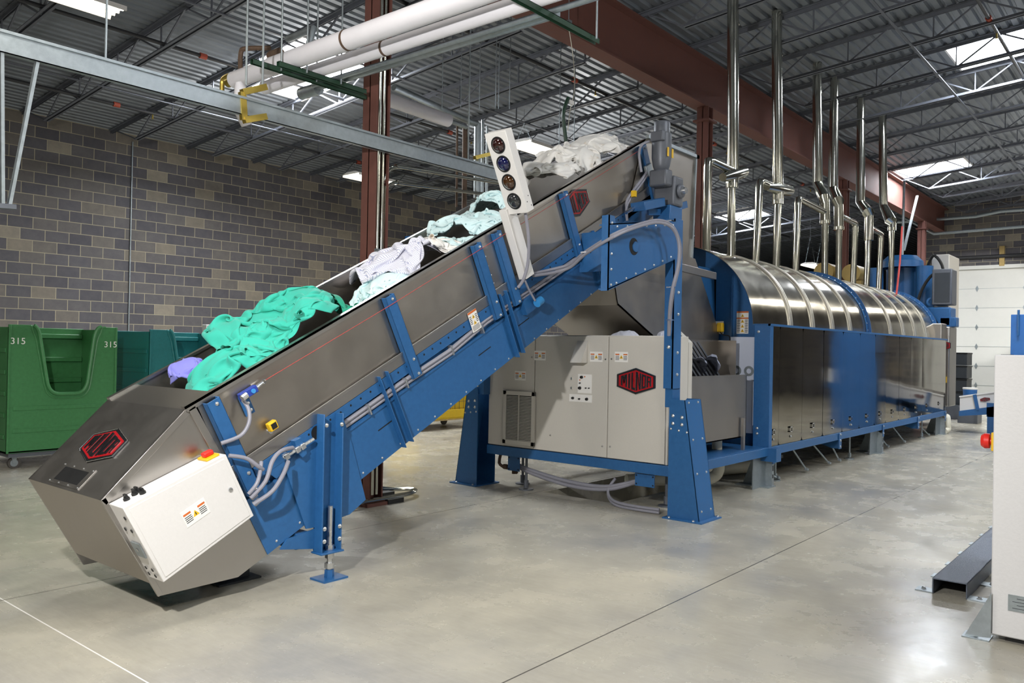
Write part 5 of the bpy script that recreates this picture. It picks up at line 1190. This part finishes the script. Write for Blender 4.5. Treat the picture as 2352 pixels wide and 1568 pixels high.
# ---------------------------------------------------------------- overhead services at the left
gb = thing('galvanised_beam', 'long galvanised service beam crossing the upper left with warm reflections', 'beam', (4, 5.86, 3.45))
m = MB(); m.box(-3, 7.0, 5.85, 5.86, 3.345, 3.487); m.box(-3, 7.0, 5.85, 5.90, 3.345, 3.35); m.box(-3, 7.0, 5.85, 5.90, 3.482, 3.487); m.box(-3, 7.0, 5.835, 5.855, 3.468, 3.487); m.build('channel', 'galv', gb, world=True)
for x0, x1 in ((1.90, 1.925), (2.11, 1.965)):
    MB().bar((x0, 5.88, 3.345), (x1, 5.88, 2.38), .04, .02).build('hanger_strut', 'galv', gb, world=True)
MB().bar((1.5, 5.88, 2.34), (2.0, 5.88, 2.37), .05, .03).build('hanger_rail', 'motor', gb, world=True)
for x in (2.55, 6.3): MB().bar((x, 5.88, 3.487), (x, 5.88, zr(5.88)), .012, .012).build('hanger_rod', 'galv', gb, world=True)
def wpipe(x, z, r, y0, y1, lab, mt='pipew', bands=(), name='insulated_pipe'):
    t = thing(name, lab, 'pipe', (x, y0, z))
    MB().cyl((x, y0, z), (x, y1, z), r, seg=32).build('jacket', mt, t, world=True)
    for yb_ in bands: MB().cyl((x, yb_-.012, z), (x, yb_+.012, z), r+.003, seg=32).build('band', 'brown', t, world=True)
    return t
t = wpipe(4.20, 3.99, .083, 6.35, -4, 'thickest white insulated pipe, uppermost of the overhead bundle', bands=(5.28,))
MB().cyl((4.2, 6.35, 3.99), (4.2, 6.95, 3.99), .078, seg=28).build('end_section', 'pipew', t, world=True)
m = MB(); m.cyl((4.2, 6.95, 3.99), (4.2, 7.06, 3.985), .045, seg=16); m.tube(smooth_path([at(530, 172, 0, 4.2), at(519, 176, 0, 4.2), at(511, 186, 0, 4.2), at(510, 212, 0, 4.2)], 4), .022, 10); m.build('pipe_elbow', 'brass', t, world=True)
m = MB(); m.tube(smooth_path([(4.2, 6.85, 4.05), (4.2, 6.85, 4.22), (4.22, 6.80, 4.26), (4.35, 6.6, 4.26)], 4), .022, 8); m.cyl((4.3, 6.5, 4.14), (4.3, 6.36, 4.14), .055, seg=14); m.build('rusty_riser', 'brown', t, world=True)
t = wpipe(4.46, 3.965, .062, 6.85, -4, 'second white insulated pipe in the middle of the overhead bundle', bands=(5.12,))
MB().tube(smooth_path([(4.3, 5.95, 4.10), (4.34, 5.95, 4.26), (4.36, 6.0, 4.29), (4.36, 6.35, 4.29)], 4), .03, 10).build('steam_branch', 'galv', t, world=True)
MB().tube([at(548, 188, 1, 6.5), at(553, 205, 1, 6.5), at(552, 250, 1, 6.5), at(567, 288, 1, 6.5)], .075, 16, rs=[.03, .055, .065, .05]).build('wrapped_drop', 'pipew', t, world=True)
t = wpipe(4.72, 3.955, .04, 6.35, 3.55, 'galvanised bare pipe lowest of the overhead bundle', 'galv', name='bare_pipe')
m = MB(); m.cyl((4.72, 6.35, 3.93), (4.72, 6.62, 3.93), .058, seg=20); m.build('coupling', 'galv', t, world=True)
t = wpipe(4.62, 3.925, .022, 6.3, -3, 'thin grey conduit tucked beneath the white overhead pipes', 'galv', name='conduit_run')
for k, (x0, x1, y, lab) in enumerate(((3.83, 5.06, 6.08, 'dark green strut channel fixed to the red column, carrying the white pipes'), (4.0, 4.95, 5.95, 'shorter dark green strut channel just under the white pipes'), (4.0, 5.2, 3.52, 'green slotted strut at the upper middle holding the right end of the pipes'))):
    m = MB(); m.box(x0, x1, y-.02, y-.016, 3.86, 3.902); m.box(x0, x1, y+.016, y+.02, 3.86, 3.902); m.box(x0, x1, y-.02, y+.02, 3.898, 3.902)
    t = thing('strut_channel', lab, 'strut', (x0, y, 3.88)); m.build('channel', 'strut', t, world=True)
    for xx in ((x0+.25, x0+.62) if k < 2 else (x1-.1,)): MB().cyl((xx, y-.06, 3.86), (xx, y-.06, zr(y)), .008, seg=6).build('threaded_rod', 'galv', t, world=True)
for px_, top, lab in ((565, 3.62, 'thin hanger rod holding the brass bracket, left one'), (603, 3.62, 'thin hanger rod holding the brass bracket, right one')):
    p = at(px_, 195, 1, 5.9); tag(MB().cyl((p.x, 5.9, p.z), (p.x, 5.9, zr(5.9)), .009, seg=8).build('hanger_rod', 'galv'), lab, 'rod')
br = thing('brass_bracket', 'yellow zinc c-shaped strut bracket clipped round the service beam', 'bracket', at(585, 230, 1, 5.86))
a, b = at(556, 212, 1, 5.86), at(610, 200, 1, 5.86); c_, d_ = at(560, 276, 1, 5.86), at(610, 268, 1, 5.86)
MB().bar(a, b, .05, .05).build('top_arm', 'brass', br, world=True); MB().bar(c_, d_, .05, .05).build('bottom_arm', 'brass', br, world=True); MB().bar(a, c_, .04, .05).build('back_bar', 'brass', br, world=True)
# insulated pipe and conduit beyond the red column
t = thing('insulated_line', 'white insulated pipe ending beyond the red column', 'pipe', (7.0, 7.6, 4.1)); a, b = at(885, 226, 1, 7.6), at(1030, 277, 1, 7.6)
MB().cyl(a, b, .085, seg=24).build('jacket', 'pipew', t, world=True); MB().cyl(b, b+Vector((.35, 0, -.01)), .03, seg=12).build('bare_end', 'galv', t, world=True)
t = thing('steel_line', 'grey steel pipe running above the insulated pipe and turning down', 'pipe', (7, 7.7, 4.2))
MB().tube([at(905, 200, 1, 7.8), at(1080, 280, 1, 7.8), at(1095, 284, 1, 7.8)], .045, 14).build('run', 'galv', t, world=True)
for k, (x, r, mt, y0, y1, lab) in enumerate(((1097, .05, 'galv', 284, 455, 'thick galvanised drop pipe left of the signal light'), (1109, .022, 'galv', 275, 455, 'thin galvanised drop pipe next to the thick one'), (1119, .018, 'galv', 290, 455, 'thinnest galvanised drop pipe beside the signal light'), (1068, .036, 'brown', 290, 480, 'rusty drop pipe left of the galvanised ones'), (1050, .016, 'brown', 290, 475, 'thin rusty drop pipe left of the signal light'))):
    p, q = at(x, y0, 1, 7.8), at(x-1.5, y1, 1, 7.8); tag(MB().cyl(p, q, r, seg=14).build('drop_pipe', mt), lab, 'pipe')
a, b = at(1090, 362, 1, 7.7), at(1132, 352, 1, 7.7); tag(MB().bar(a, b, .05, .05).build('strut_clip', 'brass'), 'short yellow zinc strut clip on the galvanised drop pipes', 'strut')
for x, lab in ((1015, 'first'), (1058, 'second'), (1101, 'third'), (1138, 'fourth'), (1145, 'fifth'), (1170, 'sixth'), (1284, 'seventh'), (1318, 'eighth')):
    p = at(x, 250 if x < 1280 else 345, 1, 7.4); tag(MB().cyl(p, (p.x, 7.4, zr(7.4)), .007, seg=6).build('threaded_rod', 'galv'), f'thin threaded rod hanging from the roof near the signal light, {lab} from the left', 'rod', 'threaded rods near the signal light')
# conduits strapped to the red column
t = thing('column_conduit', 'pair of bright conduits strapped down the red column', 'conduit', (5.15, 5.93, 0))
for x in (5.115, 5.165): MB().cyl((x, 5.93, .1), (x, 5.93, 6.2), .016, seg=12).build('conduit', 'duct', t, world=True)
for z in (1.2, 2.4, 4.15, 5.2): MB().box(5.09, 5.19, 5.908, 5.95, z, z+.03).build('strap', 'galv', t, world=True)
for k, (pts, lab) in enumerate((([(877, 1000), (878, 470), (881, 420), (890, 395), (910, 384), (935, 386), (1150, 421)], 'upper bent conduit running from the red column towards the signal light'), ([(883, 1000), (884, 480), (887, 440), (896, 424), (912, 419), (935, 423), (1115, 446)], 'lower bent conduit running from the red column towards the signal light'))):
    tag(MB().tube(smooth_path([at(x, y, 1, 5.98) for x, y in pts], 5), .017, 12).build('bent_conduit', 'duct'), lab, 'conduit')
t = thing('floor_conduit', 'bent conduits looping over the floor behind the conveyor leg', 'conduit', (5.5, 6.1, 0))
for k in range(2):
    MB().tube(smooth_path([(5.35+k*.1, 6.5, .7), (5.35+k*.1, 6.5, .25), (5.4+k*.1, 6.42, .09), (5.55+k*.1, 6.3, .05), (5.75+k*.05, 6.12, .05), (5.72+k*.03, 6.0, .05), (5.5, 5.95-k*.05, .05), (4.7, 5.97-k*.08, .05)], 5), .016, 10).build('conduit', 'duct', t, world=True)
MB().box(5.25, 5.45, 5.85, 6.0, 0, .045).build('rubber_block', 'black', t, world=True); MB().box(5.45, 5.6, 6.15, 6.3, 0, .045).build('rubber_block', 'black', t, world=True)
tag(MB().cyl((7.37, 15.735, .5), (7.37, 15.735, 5.35), .014, seg=10).build('wall_conduit', 'galv'), 'thin vertical conduit on the concrete block wall', 'conduit')
# hanging box and cable above the linen
t = thing('hanging_box', 'small grey junction box hanging by a cord in front of the red girder', 'junction box', at(1306, 52, 1, 5.8)); p = at(1306, 55, 1, 5.8)
MB().box(p.x-.03, p.x+.03, 5.77, 5.83, p.z-.04, p.z+.04).build('box', 'galv', t, world=True); MB().cyl((p.x, 5.8, p.z+.04), (p.x, 5.8, zr(5.8)), .006, seg=6).build('drop_rod', 'galv', t, world=True)
MB().tube(smooth_path([p+Vector((0, 0, -.04)), at(1312, 100, 1, 5.8), at(1318, 150, 1, 5.8), at(1319, 210, 1, 5.8), at(1310, 250, 1, 5.8), at(1304, 300, 1, 5.8)], 4), .005, 6).build('cable', 'pvc', t, world=True)
t = thing('cable_bundle', 'dark cable bundle with a white tag hanging above the linen pile', 'cable', at(1300, 280, 1, 5.6))
MB().tube(smooth_path([at(1305, 225, 1, 5.6), at(1294, 260, 1, 5.6), at(1297, 300, 1, 5.6), at(1302, 340, 1, 5.6)], 4), .022, 8).build('bundle', 'strut', t, world=True); p = at(1311, 236, 1, 5.6); MB().box(p.x-.03, p.x+.04, 5.58, 5.6, p.z-.02, p.z+.025).build('tag', 'label', t, world=True)
# conduits near the back wall
t = thing('back_conduit', 'kinked grey conduit crossing in front of the back wall', 'conduit', (28, 5, 5.4))
MB().tube([at(2073, 498, 0, 27.5), at(2145, 537, 0, 27.5), at(2352, 520, 0, 27.5)], .045, 10).build('run', 'galv', t, world=True)
tag(MB().tube([at(2062, 510, 0, 28), at(2240, 497, 0, 28), at(2300, 485, 0, 28), at(2400, 478, 0, 28)], .05, 10).build('back_pipe', 'galv'), 'straight grey pipe above the kinked conduit near the back wall', 'pipe')
t = thing('strut_stand', 'slanted strut and post rising behind the last vent duct', 'strut', (19, 5, 3.5))
MB().cyl(at(2072, 600, 1, 5.4), at(2077, 415, 1, 5.4), .03, seg=8).build('post', 'galv', t, world=True); MB().bar(at(2076, 575, 1, 5.4), at(2107, 450, 1, 5.4), .06, .03).build('brace', 'galv', t, world=True)
# ---------------------------------------------------------------- light
def area(name, loc, to, sx, sy, p, col=(1, 1, 1)):
    l = bpy.data.lights.new(name, 'AREA'); l.shape = 'RECTANGLE'; l.size = sx; l.size_y = sy; l.energy = p; l.color = col
    o = bpy.data.objects.new(name, l); C.objects.link(o); o.location = loc
    o.rotation_euler = (Vector(to)-Vector(loc)).to_track_quat('-Z', 'Y').to_euler(); return o
def spot(name, loc, to, ang, p, col=(1, 1, 1), size=.1, blend=.15):
    l = bpy.data.lights.new(name, 'SPOT'); l.spot_size = math.radians(ang); l.spot_blend = blend; l.energy = p; l.color = col; l.shadow_soft_size = size
    o = bpy.data.objects.new(name, l); C.objects.link(o); o.location = loc
    o.rotation_euler = (Vector(to)-Vector(loc)).to_track_quat('-Z', 'Y').to_euler(); return o
spot('photo_strobe', (0, 2.0, 3.0), (4.6, 4.6, 1.0), 120, 780, (1, .98, .96), .07, .6)
for i, (x, y) in enumerate(((2, -2), (2, 4), (8, -2.5), (14, -3.5), (8, 11), (14, 9.5), (20, 11), (20, 1), (25, 2), (-2, 8))):  # unseen fill lamps added for the room's ambient light, no fixture at these spots
    area('room_fill', (x, y, min(5.2, zr(y)-.8)), (x, y, 0), 1.2, .6, 120 if i != 1 else 60, (1, .95, .84)); area('ceiling_fill', (x, y, min(4.6, zr(y)-1.2)), (x, y, 9), 1.2, .6, 55, (1, .96, .9))  # the upward lamps are added only to brighten the roof deck
for i, (x0, x1, y0, y1) in enumerate(SK):
    area('sky_light', ((x0+x1)/2, (y0+y1)/2, zr(y0)+.1), ((x0+x1)/2, (y0+y1)/2, 0), x1-x0, y1-y0, 330, (.88, .94, 1))
spot('sun_patch_floor', (19, -3, 6), (14.1, 2.55, 0), 8, 900, (1, .97, .9), .05, .3)
spot('sun_patch_door', (20, 1, 5.9), (29, 5.2, 3.1), 20, 1500, (1, .98, .94), .05, .3)
w = bpy.data.worlds.new('world'); bpy.context.scene.world = w; w.use_nodes = True
w.node_tree.nodes['Background'].inputs[0].default_value = (.6, .65, .7, 1); w.node_tree.nodes['Background'].inputs[1].default_value = .3
sc = bpy.context.scene
sc.view_settings.view_transform = 'Standard'; sc.view_settings.look = 'None'; sc.view_settings.exposure = .12; sc.view_settings.gamma = 1
try: sc.view_settings.use_curve_mapping = False
except Exception: pass
